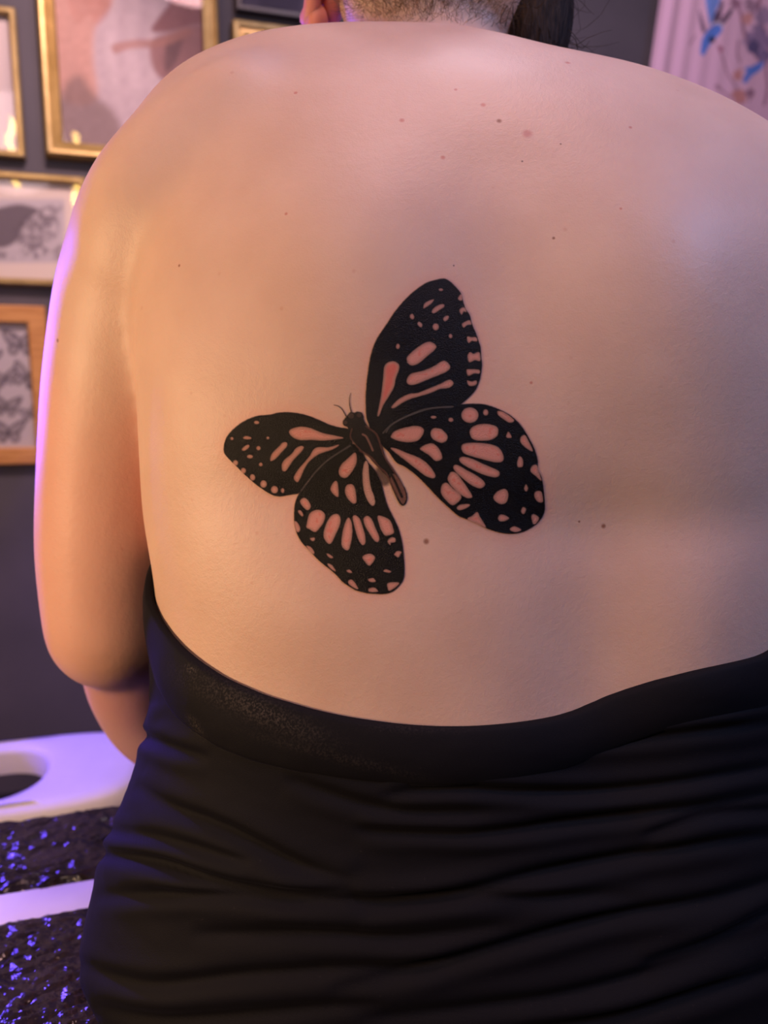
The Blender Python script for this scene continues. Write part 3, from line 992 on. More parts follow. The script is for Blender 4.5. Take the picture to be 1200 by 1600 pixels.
SP3 = [[(490, 250), (510, 200), (560, 150), (610, 105), (632, 100), (640, 160), (620, 220), (580, 280), (540, 307), (500, 290)],
       [(420, 400), (440, 355), (465, 335), (480, 370), (485, 460), (465, 465), (430, 430)], [(545, 400), (560, 370), (600, 365), (625, 400), (635, 470), (635, 515), (610, 525), (570, 490), (545, 440)],
       [(705, 190), (722, 165), (738, 200), (745, 290), (760, 390), (785, 460), (795, 520), (775, 545), (740, 510), (710, 440), (695, 350), (692, 260)],
       [(160, 510), (190, 480), (225, 500), (248, 550), (225, 582), (190, 560)], [(145, 590), (165, 590), (185, 625), (175, 635), (150, 610)],
       [(112, 680), (135, 690), (158, 740), (145, 770), (128, 760), (114, 720)], [(220, 690), (240, 620), (290, 585), (340, 590), (370, 630), (355, 690), (320, 740), (285, 770), (240, 745), (215, 730)],
       [(360, 800), (380, 710), (420, 640), (470, 618), (500, 650), (495, 710), (460, 790), (420, 865), (385, 855)], [(512, 870), (525, 760), (550, 680), (572, 650), (595, 690), (602, 770), (590, 860), (570, 920), (535, 915)],
       [(608, 650), (630, 630), (665, 660), (690, 730), (710, 800), (712, 860), (690, 880), (660, 840), (630, 750)], [(700, 660), (730, 635), (765, 660), (800, 740), (830, 810), (825, 850), (795, 845), (750, 780), (715, 720)],
       [(820, 640), (850, 635), (920, 670), (950, 740), (950, 780), (890, 800), (860, 770), (835, 710)], [(690, 990), (715, 965), (760, 958), (795, 985), (775, 1030), (745, 1055), (715, 1025)],
       [(905, 850), (935, 820), (968, 825), (965, 855), (930, 860), (925, 880)], [(962, 960), (985, 935), (1020, 940), (1010, 960), (995, 985), (970, 970)],
       [(215, 890), (250, 900), (280, 945), (265, 955), (235, 925)], [(245, 825), (280, 820), (280, 840), (260, 845)], [(388, 955), (415, 965), (438, 985), (420, 992), (395, 975)],
       [(395, 1040), (430, 1055), (460, 1100), (440, 1095), (405, 1065)], [(870, 1105), (890, 1090), (930, 1105), (915, 1115)], [(555, 1100), (580, 1092), (600, 1115), (575, 1115)],
       [(570, 1190), (600, 1178), (635, 1220), (650, 1255), (610, 1240), (578, 1215)], [(745, 1255), (790, 1245), (820, 1275), (770, 1280), (745, 1275)],
       [(740, 1175), (780, 1165), (800, 1190), (760, 1195)], [(905, 1210), (950, 1200), (1000, 1205), (975, 1235), (920, 1270), (905, 1245)]]
SP4 = [[(95, 315), (120, 285), (190, 260), (270, 248), (315, 265), (315, 300), (280, 345), (220, 358), (150, 350), (100, 330)],
       [(370, 290), (390, 265), (440, 270), (480, 310), (478, 345), (440, 362), (390, 340), (372, 315)], [(295, 405), (330, 380), (380, 370), (420, 400), (445, 450), (440, 478), (400, 487), (360, 450), (320, 425)],
       [(92, 402), (130, 405), (200, 435), (290, 470), (350, 515), (385, 560), (400, 595), (380, 608), (330, 590), (270, 545), (200, 490), (130, 435)],
       el(640, 172, 58, 52), el(750, 153, 16, 20), el(388, 186, 18, 8), el(508, 204, 15, 13), [(835, 145), (880, 155), (945, 205), (915, 222), (870, 195), (838, 170)],
       [(640, 290), (660, 255), (720, 235), (790, 240), (832, 262), (830, 310), (790, 340), (720, 348), (660, 335)], [(583, 400), (600, 372), (680, 365), (780, 375), (840, 400), (870, 450), (865, 490), (820, 498), (740, 480), (650, 455), (600, 435)],
       [(567, 480), (590, 462), (650, 475), (740, 515), (830, 555), (845, 580), (820, 602), (740, 585), (650, 545), (590, 510)], [(528, 530), (550, 518), (610, 550), (690, 595), (738, 635), (740, 660), (710, 678), (650, 655), (580, 600), (535, 555)],
       [(490, 600), (510, 568), (545, 575), (590, 630), (640, 705), (655, 740), (620, 745), (560, 710), (510, 660), (490, 625)], [(440, 690), (450, 655), (480, 643), (520, 680), (575, 725), (570, 760), (520, 795), (470, 755), (445, 720)],
       [(550, 815), (575, 795), (635, 790), (625, 810), (570, 830)], [(625, 895), (660, 870), (690, 845), (710, 880), (750, 950), (700, 930)], [(805, 740), (830, 705), (880, 685), (905, 715), (895, 770), (860, 788), (820, 770)],
       [(895, 315), (908, 290), (928, 325), (900, 328)], [(990, 350), (1000, 320), (1025, 315), (1055, 370), (1075, 420), (1040, 405), (1005, 375)], [(970, 500), (985, 460), (1005, 480), (1005, 525), (975, 530)],
       [(1062, 560), (1075, 525), (1105, 520), (1120, 570), (1135, 625), (1100, 595)], [(1018, 680), (1030, 655), (1042, 680), (1030, 700)], [(1088, 730), (1100, 702), (1135, 705), (1145, 770), (1110, 770)],
       [(998, 830), (1010, 810), (1028, 825), (1015, 855), (1000, 850)], [(838, 880), (860, 862), (910, 885), (880, 905), (845, 905)], [(1068, 875), (1085, 860), (1118, 885), (1100, 920), (1080, 925)], [(920, 960), (950, 945), (995, 968), (960, 982), (930, 975)]]

wings = [spline(p, 4, True) for p in (W1, W2, W3, W4)]
body_poly = spline(BODY, 4, True)
spots = [Z1(p) for p in SP1] + [Z2(p) for p in SP2] + [Z3(p) for p in SP3] + [Z4(p) for p in SP4]
hot = {3, 12}

STEP = 1.0
gx, gy = np.meshgrid(np.arange(340, 864, STEP), np.arange(425, 942, STEP))
wob = 0.8 * (fbm(gx / 3.0, gy / 3.0, 2, 31) - .45)
soft = .85
ink_c = np.tile(np.array([.0045, .0040, .0048]), (*gx.shape, 1))
sds = np.stack([poly_sd(gx, gy, p) for p in wings] + [poly_sd(gx, gy, body_poly)])
wing_sd = sds[:4].min(0)
alpha = .985 * (1 - sstep(-soft, soft, wing_sd + wob))
# joins between overlapping wings are inked too
PINK = np.array([.74, .33, .27]); RED = np.array([.72, .13, .10]); PALE = np.array([.74, .47, .37])
spotv = np.zeros_like(alpha)
heal = fbm(gx / 5, gy / 5, 3, 77)
for k, p in enumerate(spots):
    q = spline(p, 4, True)
    x0, y0 = q.min(0) - 4; x1, y1 = q.max(0) + 4
    m = (gx > x0) & (gx < x1) & (gy > y0) & (gy < y1)
    if not m.any(): continue
    d = poly_sd(gx[m], gy[m], q) + wob[m] * .8
    big = (x1 - x0 - 8) * (y1 - y0 - 8) > 120
    cov = 1 - sstep(-1.0, 1.0, d)
    deep = sstep(.5, 6.0, -d)
    h = heal[m]
    col = PINK * (1 - .45 * sstep(.35, .65, h))[:, None] + PALE * (.45 * sstep(.35, .65, h))[:, None]
    rim = np.array([.30, .17, .135])
    col = rim * (1 - deep)[:, None] * .6 + col * (.4 + .6 * deep)[:, None]
    if k == 3: col = mix(col, RED, deep * .75)
    elif k == 3 + len(SP1) + len(SP2): col = mix(col, PALE * .8, np.full(d.shape, .5))
    elif big: col = mix(col, RED, .60 * deep * sstep(.44, .66, h))
    sel = np.zeros_like(alpha, bool); sel[m] = cov > 0.002
    c0 = ink_c[m]
    ink_c[m] = c0 * (1 - cov)[:, None] + col * cov[:, None]
    a0 = alpha[m]
    alpha[m] = a0 * (1 - cov) + (a0 * .78) * cov
    spotv[m] = np.maximum(spotv[m], cov)
# grey veins
for pts, wd, fn in (([(230, 1540), (300, 1470), (420, 1400), (560, 1345), (700, 1305), (880, 1290)], 1.5, Z1), ([(715, 908), (780, 820), (840, 745), (920, 665), (1010, 600), (1130, 525)], 2.0, Z2),
                    ([(60, 290), (95, 240), (170, 195), (270, 150), (360, 125), (520, 115)], 1.6, Z4)):
    d, s = line_d(gx, gy, spline(fn(pts), 5))
    ink_c = mix(ink_c, [.10, .085, .08], .8 * (1 - sstep(wd * .3, wd * .9, d)) * (1 - spotv))
# butterfly body
bsd = sds[4]
ba = 1 - sstep(-soft, soft, bsd + wob)
ink_c = mix(ink_c, [.011, .009, .010], ba); alpha = np.maximum(alpha, ba * .97)


def seg(pts, wd, col, a=1.0, soft_=.7):
    global ink_c, alpha
    d, s = line_d(gx, gy, spline(Z5(pts), 5))
    k = a * (1 - sstep(wd - soft_, wd + soft_, d))
    ink_c = mix(ink_c, col, k); alpha = np.maximum(alpha, k)
BR = [.115, .050, .040]
seg([(500, 530), (610, 610), (650, 680), (690, 810), (740, 930), (820, 1050), (905, 1180), (965, 1310), (980, 1420)], 1.3, BR, .75, .9)
seg([(420, 830), (560, 920), (650, 1030), (740, 1110), (800, 1220), (880, 1380), (950, 1470)], 1.6, BR, .75, .9)
seg([(320, 560), (300, 660), (350, 740), (420, 815)], 1.1, BR, .6)
# pale tip of the abdomen with dark core and outline
tip = Z5([(800, 1200), (830, 1120), (880, 1150), (930, 1230), (985, 1340), (1000, 1420), (985, 1475), (955, 1505), (925, 1470), (870, 1350)])
td = poly_sd(gx, gy, spline(tip, 4, True))
tk = .8 * (1 - sstep(-1.2, .4, td))
ink_c = mix(ink_c, [.20, .095, .075], tk)
seg([(790, 1080), (860, 1220), (910, 1330), (945, 1410)], 2.1, [.010, .008, .009], .95, 1.0)
seg([(455, 630), (500, 660), (550, 760), (580, 830)], 1.5, [.24, .12, .095], .85, .8)
for cx, cy, r in ((240, 480, 36), (410, 390, 44), (310, 400, 52)):
    d = np.hypot((gx - 510) * 8 - cx, (gy - 600) * 8 - cy)
    ink_c = mix(ink_c, [.085, .055, .045], .7 * (1 - sstep(r * .5, r * .85, d)) * (.4 + heal))
ant_sd = np.full(gx.shape, 1e9); ant_a = np.zeros(gx.shape)
for pts in ([(245, 400), (200, 320), (150, 278), (95, 262)], [(312, 350), (292, 260), (290, 180), (305, 118)]):
    d, s = line_d(gx, gy, spline(Z5(pts), 5))
    wd = .95 - .55 * s
    ant_a = np.maximum(ant_a, .9 * (1 - sstep(wd - .6, wd + .6, d))); ant_sd = np.minimum(ant_sd, d)
alpha_before = alpha.copy()
ink_c = mix(ink_c, [.014, .010, .010], ant_a * (alpha_before < .5)); alpha = np.maximum(alpha, ant_a)
# faint grey shading where the wings meet the abdomen
sh = .55 * (1 - sstep(0, 7, poly_sd(gx, gy, spline(Z5([(660, 1060), (770, 1180), (740, 1240), (690, 1230), (640, 1140)]), 4, True))))
ink_c = mix(ink_c, [.03, .022, .022], sh * (alpha < .3)); alpha = np.maximum(alpha, sh)

# owner of each cell: 0..3 wings, 4 body, 5 antennae
own = np.argmin(sds[:4], 0)
own = np.where(bsd < 1.0, 4, own)
own = np.where((ant_a > .01) & (wing_sd > 1.2) & (bsd > .6), 5, own)
own = np.where((sh > .02) & (wing_sd > 1.5) & (bsd > .6), 4, own)

pv = np.empty(len(person.data.vertices) * 3); person.data.vertices.foreach_get('co', pv); pv = pv.reshape(-1, 3) + np.array(PORG)
pn = np.empty(len(person.data.vertices) * 3); person.data.vertices.foreach_get('normal', pn); pn = pn.reshape(-1, 3)
pf = [tuple(p.vertices) for p in person.data.polygons]
bvh = BVHTree.FromPolygons([Vector(p) for p in pv], pf)
from mathutils import kdtree
near = np.where((pv[:, 1] < .62) & (pn[:, 1] < .2))[0]
kd = kdtree.KDTree(len(near))
for i in near: kd.insert(pv[i], int(i))
kd.balance()


def skin_mat(name, ink=False):
    m, nt, b = mat(name, (0.60, 0.36, 0.27), 0.46, 0, 0.35)
    tc = N(nt, 'ShaderNodeTexCoord')
    n1 = N(nt, 'ShaderNodeTexNoise'); n1.inputs['Scale'].default_value = 22; n1.inputs['Detail'].default_value = 5
    nt.links.new(tc.outputs['Object'], n1.inputs['Vector'])
    r1 = N(nt, 'ShaderNodeValToRGB')
    r1.color_ramp.elements[0].position = .3; r1.color_ramp.elements[1].position = .7
    r1.color_ramp.elements[0].color = (0.63, 0.425, 0.345, 1); r1.color_ramp.elements[1].color = (0.69, 0.48, 0.395, 1)
    nt.links.new(n1.outputs['Fac'], r1.inputs[0])
    # faint pink blotches and freckles
    vo = N(nt, 'ShaderNodeTexVoronoi'); vo.inputs['Scale'].default_value = 48
    nt.links.new(tc.outputs['Object'], vo.inputs['Vector'])
    vr = N(nt, 'ShaderNodeMapRange'); vr.inputs['From Min'].default_value = .03; vr.inputs['From Max'].default_value = .085
    vr.inputs['To Min'].default_value = 1; vr.inputs['To Max'].default_value = 0
    nt.links.new(vo.outputs['Distance'], vr.inputs['Value'])
    sepc = N(nt, 'ShaderNodeSeparateColor'); nt.links.new(vo.outputs['Color'], sepc.inputs[0])
    gt = N(nt, 'ShaderNodeMath', operation='GREATER_THAN'); gt.inputs[1].default_value = .72
    nt.links.new(sepc.outputs[0], gt.inputs[0])
    ml = N(nt, 'ShaderNodeMath', operation='MULTIPLY'); nt.links.new(vr.outputs[0], ml.inputs[0]); nt.links.new(gt.outputs[0], ml.inputs[1])
    ml2 = N(nt, 'ShaderNodeMath', operation='MULTIPLY'); ml2.inputs[1].default_value = .28; nt.links.new(ml.outputs[0], ml2.inputs[0])
    mx = N(nt, 'ShaderNodeMix', data_type='RGBA'); mx.inputs[7].default_value = (0.50, 0.20, 0.15, 1)
    nt.links.new(ml2.outputs[0], mx.inputs[0]); nt.links.new(r1.outputs[0], mx.inputs[6])
    cur = mx.outputs[2]
    # flush attribute: irritated skin around the ink, elbows; painted backlight in ears, toned-down arm
    at_ = N(nt, 'ShaderNodeAttribute'); at_.attribute_name = 'flush_and_light'
    mf = N(nt, 'ShaderNodeMix', data_type='RGBA'); mf.inputs[7].default_value = (0.70, 0.25, 0.19, 1)
    nt.links.new(at_.outputs['Fac'], mf.inputs[0]); nt.links.new(cur, mf.inputs[6]); cur = mf.outputs[2]
    # moles at fixed places on the back
    for (px, py, rad, col) in MOLES:
        d = ray(px, py); h = bvh.ray_cast(Vector(CAM), Vector(d).normalized())
        p = h[0] - PORG
        vm = N(nt, 'ShaderNodeVectorMath', operation='DISTANCE'); vm.inputs[1].default_value = p
        nt.links.new(tc.outputs['Object'], vm.inputs[0])
        mr = N(nt, 'ShaderNodeMapRange'); mr.inputs['From Min'].default_value = rad * .45; mr.inputs['From Max'].default_value = rad * 1.2
        mr.inputs['To Min'].default_value = .8; mr.inputs['To Max'].default_value = 0
        nt.links.new(vm.outputs['Value'], mr.inputs['Value'])
        mm = N(nt, 'ShaderNodeMix', data_type='RGBA'); mm.inputs[7].default_value = (*col, 1)
        nt.links.new(mr.outputs[0], mm.inputs[0]); nt.links.new(cur, mm.inputs[6]); cur = mm.outputs[2]
    nt.links.new(cur, b.inputs['Base Color'])
    b.inputs['Subsurface Weight'].default_value = .25
    b.inputs['Subsurface Radius'].default_value = (1.0, .38, .22)
    b.inputs['Subsurface Scale'].default_value = .006
    bp = bump(nt, b, tc.outputs['Object'], 900, .16, .0008, 2)
    n3 = N(nt, 'ShaderNodeTexNoise'); n3.inputs['Scale'].default_value = 260; n3.inputs['Detail'].default_value = 3
    nt.links.new(tc.outputs['Object'], n3.inputs['Vector'])
    b2 = N(nt, 'ShaderNodeBump'); b2.inputs['Strength'].default_value = .10; b2.inputs['Distance'].default_value = .002
    nt.links.new(n3.outputs['Fac'], b2.inputs['Height']); nt.links.new(b2.outputs[0], bp.inputs['Normal'])
    return m

BRN = (0.22, 0.075, 0.045); PNK = (0.52, 0.19, 0.15); DRK = (0.10, 0.05, 0.045)
MOLES = [(780, 189, .0018, BRN), (824, 209, .0035, (.50, .22, .20)), (666, 846, .0019, BRN), (943, 822, .0016, BRN), (816, 252, .0007, DRK), (876, 225, .0007, DRK), (709, 415, .0006, DRK),
         (447, 334, .0011, PNK), (865, 372, .0010, BRN), (970, 326, .0009, PNK), (712, 140, .0012, PNK), (628, 188, .0018, PNK), (887, 98, .0022, PNK), (985, 199, .0012, PNK), (462, 145, .0014, PNK), (280, 415, .0010, BRN), (755, 164, .0018, PNK), (830, 598, .0010, PNK), (90, 532, .0016, BRN), (692, 246, .0016, PNK), (905, 815, .0008, BRN)]
M['skin'] = skin_mat('skin')
person.data.materials.append(M['skin'])

# flush attribute
vpx, vpy, _ = project(pv)
fl = np.zeros(len(pv))
backm = (pv[:, 1] < .60) & (pn[:, 1] < .25) & (pv[:, 2] > .7)
tight = np.minimum.reduce([poly_sd(vpx, vpy, p) for p in (W1, W2, W3, W4)])
fl = np.where(backm, (.22 * np.exp(-np.clip(tight, 0, None) ** 2 / (2 * 9.0 ** 2))) + .07 * np.exp(-np.clip(tight, 0, None) / 55.0), 0)
hl = (pv - HEADC) @ HM
ear = (np.abs(hl[:, 0]) > .080) & (np.abs(hl[:, 2] + .005) < .06)
fl = np.where(ear, .85, fl)  # red of backlit ears, painted into the skin colour
elb = np.linalg.norm((pv - np.array([-.23, .64, .74])) / np.array([.09, .12, .08]), axis=1)
fl = np.maximum(fl, .55 * np.exp(-elb ** 2))
armm = sstep(1.10, .98, pv[:, 2]) * sstep(-.135, -.175, pv[:, 0] + .25 * (pv[:, 1] - .56) * 0) * sstep(.535, .56, pv[:, 1])
fl = np.maximum(fl, .36 * armm)  # redder arm skin, strengthened to tone down the brightly lit arm
at_ = person.data.attributes.new('flush_and_light', 'FLOAT', 'POINT')
at_.data.foreach_set('value', fl.astype(np.float32))


def ink_mat():
    m = bpy.data.materials.new('tattoo_ink'); m.use_nodes = True
    nt = m.node_tree; b = nt.nodes['Principled BSDF']; out = nt.nodes['Material Output']
    a = N(nt, 'ShaderNodeVertexColor'); a.layer_name = 'ink'
    nt.links.new(a.outputs['Color'], b.inputs['Base Color'])
    b.inputs['Roughness'].default_value = .27; b.inputs['Specular IOR Level'].default_value = .16
    tc = N(nt, 'ShaderNodeTexCoord')
    bp = bump(nt, b, tc.outputs['Object'], 1700, .6, .0011, 2)
    wet = N(nt, 'ShaderNodeAttribute'); wet.attribute_name = 'wet'
    nz = N(nt, 'ShaderNodeTexNoise'); nz.inputs['Scale'].default_value = 1500; nz.inputs['Detail'].default_value = 2
    nt.links.new(tc.outputs['Object'], nz.inputs['Vector'])
    hm = N(nt, 'ShaderNodeMath', operation='MULTIPLY'); nt.links.new(nz.outputs['Fac'], hm.inputs[0]); nt.links.new(wet.outputs['Fac'], hm.inputs[1])
    b2 = N(nt, 'ShaderNodeBump'); b2.inputs['Strength'].default_value = 1.0; b2.inputs['Distance'].default_value = .0080
    nt.links.new(hm.outputs[0], b2.inputs['Height'])
    b.inputs['Coat Weight'].default_value = .0; b.inputs['Coat Roughness'].default_value = .12
    nt.links.new(wet.outputs['Fac'], b.inputs['Coat Weight']); nt.links.new(b2.outputs[0], b.inputs['Coat Normal'])
    t = N(nt, 'ShaderNodeBsdfTransparent'); mx = N(nt, 'ShaderNodeMixShader')
    nt.links.new(a.outputs['Alpha'], mx.inputs[0]); nt.links.new(t.outputs[0], mx.inputs[1]); nt.links.new(b.outputs[0], mx.inputs[2])
    nt.links.new(mx.outputs[0], out.inputs[0])
    return m
M['ink'] = ink_mat()

H_, W_ = gx.shape
need = alpha > .004
vid = -np.ones(gx.shape, int)
cell = need[:-1, :-1] | need[1:, :-1] | need[:-1, 1:] | need[1:, 1:]
use = np.zeros_like(need); use[:-1, :-1] |= cell; use[1:, :-1] |= cell; use[:-1, 1:] |= cell; use[1:, 1:] |= cell
dirs = ray(gx, gy)
hitp = np.zeros((*gx.shape, 3)); hitn = np.zeros((*gx.shape, 3))
camv = Vector(CAM)
for i, j in zip(*np.where(use)):
    h = bvh.ray_cast(camv, Vector(dirs[i, j]).normalized())
    if h[0] is None: use[i, j] = False; continue
    fv = pf[h[2]]
    P = np.array(h[0])
    wgt = 1.0 / (np.linalg.norm(pv[list(fv)] - P, axis=1) ** 2 + 1e-9)
    nn = (pn[list(fv)] * wgt[:, None]).sum(0); nn /= np.linalg.norm(nn)
    hitn[i, j] = nn
    hitp[i, j] = P + nn * .00035
cown = own[:-1, :-1]


def ink_piece(name, k, parent, label=None):
    sel = cell & (cown == k) & use[:-1, :-1] & use[1:, :-1] & use[:-1, 1:] & use[1:, 1:]
    ii, jj = np.where(sel)
    ids = {}
    flat = lambda i, j: i * W_ + j
    quad = np.stack([flat(ii, jj), flat(ii + 1, jj), flat(ii + 1, jj + 1), flat(ii, jj + 1)], -1)
    uniq, inv = np.unique(quad.ravel(), return_inverse=True)
    o = new_mesh(name, hitp.reshape(-1, 3)[uniq], inv.reshape(-1, 4).tolist(), M['ink'], None, True)
    color_attr(o.data, 'ink', ink_c.reshape(-1, 3)[uniq], alpha.ravel()[uniq])
    wa = o.data.attributes.new('wet', 'FLOAT', 'POINT')
    wx, wy = gx.ravel()[uniq], gy.ravel()[uniq]
    wv_ = .9 * np.exp(-((wx - 590) / 60) ** 2 - ((wy - 625) / 75) ** 2) + .5 * np.exp(-((wx - 440) / 110) ** 2 - ((wy - 690) / 55) ** 2) + .3 * np.exp(-((wx - 570) / 60) ** 2 - ((wy - 800) / 80) ** 2)
    wa.data.foreach_set('value', np.clip(wv_ * .16, 0, 1).astype(np.float32))
    o.data.normals_split_custom_set_from_vertices(hitn.reshape(-1, 3)[uniq].tolist())
    adopt(o, parent)
    if label: o['label'] = label
    return o
tat = ink_piece('butterfly_tattoo', 4, person, 'black ink butterfly tattoo with pink spots')
ink_piece('fore_wing', 0, tat); ink_piece('fore_wing', 1, tat)
ink_piece('hind_wing', 2, tat); ink_piece('hind_wing', 3, tat)
ink_piece('antennae', 5, tat)


# ---- dress
NECK = [(219, 925), (232, 935), (245, 965), (270, 1000), (300, 1028), (330, 1050), (400, 1085), (500, 1115), (600, 1133), (700, 1140), (800, 1135), (890, 1119), (940, 1098), (1000, 1076), (1100, 1050), (1190, 1028), (1215, 1012)]
DOFF = .004
thd = np.linspace(-math.pi * 1.5, math.pi * .5, 420, endpoint=False)
zb = np.linspace(.556, 1.05, 160)
gridp = np.stack([torso(thd, np.full(thd.shape, z), DOFF) for z in zb])
gv, gf = loft_vf([list(map(tuple, r)) for r in gridp], False)
tb = BVHTree.FromPolygons([Vector(p) for p in gv], gf)
nk = []
for px, py in spline(np.array(NECK, float), 4):
    h = tb.ray_cast(camv, Vector(ray(px, py)).normalized())
    if h[0] is None: continue
    fi = h[2]; r_, c_ = divmod(fi, 420)
    nk.append((thd[c_], h[0].z))
nk = np.array(sorted(nk))
zl, zr = nk[0, 1], nk[-1, 1]
# thd runs from -3pi/2 (front) through -pi (left flank), -pi/2 (back), 0 (right flank)
tx = np.concatenate([[-math.pi * 1.5], [-math.pi * 1.12], nk[:, 0], [.35], [math.pi * .5]])
tz = np.concatenate([[.94], [.905], nk[:, 1], [.93], [.94]])
order = np.argsort(tx)
ztop = np.interp(thd, tx[order], tz[order])
k5 = np.ones(5) / 5
ztop = np.convolve(np.concatenate([ztop[-2:], ztop, ztop[:2]]), k5, 'valid')

FOLDS = [([(110, 1330), (180, 1335), (250, 1345), (330, 1370), (450, 1390), (560, 1385)], 10, 4.5), ([(150, 1400), (230, 1396), (330, 1396), (480, 1405), (700, 1400), (1000, 1395)], 10, 3.6),
         ([(215, 1225), (260, 1255), (330, 1282), (400, 1315), (480, 1355), (560, 1372)], 11, 3.6), ([(120, 1500), (180, 1525), (260, 1535), (400, 1520), (560, 1508), (700, 1500)], 11, 3.2),
         ([(600, 1240), (700, 1230), (850, 1236), (1000, 1228), (1210, 1196)], 8, 3.6), ([(560, 1295), (750, 1300), (900, 1280), (1050, 1262), (1220, 1235)], 9, 4.2),
         ([(560, 1420), (700, 1395), (850, 1360), (1000, 1332), (1220, 1300)], 10, 4.2), ([(520, 1540), (640, 1515), (800, 1470), (950, 1430), (1100, 1405), (1220, 1370)], 11, 4.2),
         ([(560, 1590), (760, 1570), (900, 1548), (1050, 1505), (1220, 1440)], 12, 3.6), ([(800, 1605), (960, 1585), (1100, 1545), (1220, 1510)], 12, 4.0),
         ([(150, 1570), (260, 1590), (420, 1580), (600, 1560)], 11, 3.0), ([(960, 1130), (1050, 1115), (1220, 1085)], 9, 3.4), ([(850, 1160), (1000, 1150), (1220, 1125)], 9, 3.0),
         ([(230, 1090), (222, 1115), (215, 1140), (250, 1160), (330, 1185)], 9, 4.0), ([(215, 985), (240, 1005), (262, 1035), (300, 1065)], 8, 3.0), ([(140, 1290), (190, 1300), (260, 1310), (400, 1345)], 9, 2.6),
         ([(1000, 1300), (1100, 1272), (1220, 1262)], 9, 3.2), ([(1000, 1500), (1120, 1460), (1220, 1410)], 10, 3.2), ([(300, 1460), (480, 1455), (640, 1462), (800, 1440)], 10, 2.6), ([(450, 1215), (600, 1262), (760, 1268)], 10, 2.6)]
NR = 150
tt = np.linspace(0, 1, NR)
Zg = ztop[None, :] + (0.556 - ztop[None, :]) * tt[:, None]
Tg = np.tile(thd, (NR, 1))
base = torso(Tg, Zg, DOFF)
dpx, dpy, _ = project(base)
disp = np.zeros(Zg.shape)
backg = np.sin(Tg) < .15
for pts, wd, amp in FOLDS:
    d, s = line_d(dpx, dpy, spline(pts, 5))
    lead = np.clip(np.sin(np.clip(s, 0, 1) * math.pi), 0, 1) ** .45
    # a crease with a soft swelling of cloth below it
    disp += backg * amp * .75e-3 * lead * (-1.25 * np.exp(-(d / wd) ** 2) + .75 * np.exp(-((d - 2.2 * wd) / (1.5 * wd)) ** 2))
disp += .0018 * (fbm(Tg * 5, Zg * 60, 3, 15) - .47) * sstep(0, .1, tt)[:, None]
disp += (.0045 * (1 - sstep(.02, .05, np.abs(np.minimum(ztop[None] - Zg, .2) - .012)))) * 0
nrm = torso(Tg, Zg, DOFF + .01) - base
nrm /= np.linalg.norm(nrm, axis=-1)[..., None] + 1e-9
fall = sstep(0, .06, tt)[:, None]
pos = base + nrm * np.maximum(disp * fall + .0015, -.0032)[..., None]
rows_d = [list(map(tuple, r)) for r in pos]
# hem turned in at the top so that the cloth has an edge
inner = [list(map(tuple, torso(thd, ztop - .001, .0005))), list(map(tuple, torso(thd, ztop + .0012, .0022)))]
dv, df = loft_vf(inner + rows_d, False)
nlast = (len(inner) + NR - 1) * 420
df.append(tuple(nlast + j for j in range(420)))
# lap and skirt over both thighs
sk = []
for y, hw, zc_, hz in ((.53, .20, .652, .090), (.62, .235, .658, .098), (.72, .240, .658, .098), (.84, .230, .652, .092), (.94, .222, .636, .079), (1.02, .218, .634, .070), (1.08, .21, .626, .064)):
    a_ = np.linspace(0, 2 * math.pi, 96, endpoint=False)
    wv = .004 * np.sin(a_ * 9 + y * 20)
    c, s = np.cos(a_), np.sin(a_)
    sk.append([(X0 + np.sign(c_) * abs(c_) ** .55 * (hw + q), y, zc_ + np.sign(s_) * abs(s_) ** .7 * (hz + q)) for c_, s_, q in zip(c, s, wv)])
sv, sf = loft_vf([list(r) for r in sk], False)
dv, df = join_vf([(dv, df), (sv, sf)])


def dress_mat():
    m, nt, b = mat('black_jersey', (0.010, 0.009, 0.011), 0.75, 0, 0.15)
    tc = N(nt, 'ShaderNodeTexCoord')
    n = N(nt, 'ShaderNodeTexNoise'); n.inputs['Scale'].default_value = 420; n.inputs['Detail'].default_value = 3
    n2 = N(nt, 'ShaderNodeTexNoise'); n2.inputs['Scale'].default_value = 700; n2.inputs['Detail'].default_value = 6
    nt.links.new(tc.outputs['Object'], n.inputs['Vector']); nt.links.new(tc.outputs['Object'], n2.inputs['Vector'])
    r = N(nt, 'ShaderNodeValToRGB'); r.color_ramp.elements[0].position = .70; r.color_ramp.elements[1].position = .80
    r.color_ramp.elements[0].color = (0, 0, 0, 1); r.color_ramp.elements[1].color = (1, 1, 1, 1)
    nt.links.new(n.outputs['Fac'], r.inputs[0])
    a = N(nt, 'ShaderNodeAttribute'); a.attribute_name = 'dust'
    r2 = N(nt, 'ShaderNodeMapRange'); r2.inputs['From Min'].default_value = .44; r2.inputs['From Max'].default_value = .70
    nt.links.new(n2.outputs['Fac'], r2.inputs['Value'])
    m1 = N(nt, 'ShaderNodeMath', operation='MULTIPLY'); nt.links.new(a.outputs['Fac'], m1.inputs[0]); nt.links.new(r2.outputs[0], m1.inputs[1])
    ad = N(nt, 'ShaderNodeMath', operation='MULTIPLY_ADD'); ad.inputs[1].default_value = .12
    nt.links.new(r.outputs[0], ad.inputs[0]); nt.links.new(m1.outputs[0], ad.inputs[2])
    mx = N(nt, 'ShaderNodeMix', data_type='RGBA')
    mx.inputs[6].default_value = (0.0040, 0.0036, 0.0062, 1); mx.inputs[7].default_value = (0.10, 0.082, 0.075, 1)
    nt.links.new(ad.outputs[0], mx.inputs[0]); nt.links.new(mx.outputs[2], b.inputs['Base Color'])
    b.inputs['Sheen Weight'].default_value = .03; b.inputs['Sheen Roughness'].default_value = .4
    b.inputs['Sheen Tint'].default_value = (.5, .5, .8, 1)
    bump(nt, b, tc.outputs['Object'], 1500, .25, .0006, 2)
    return m
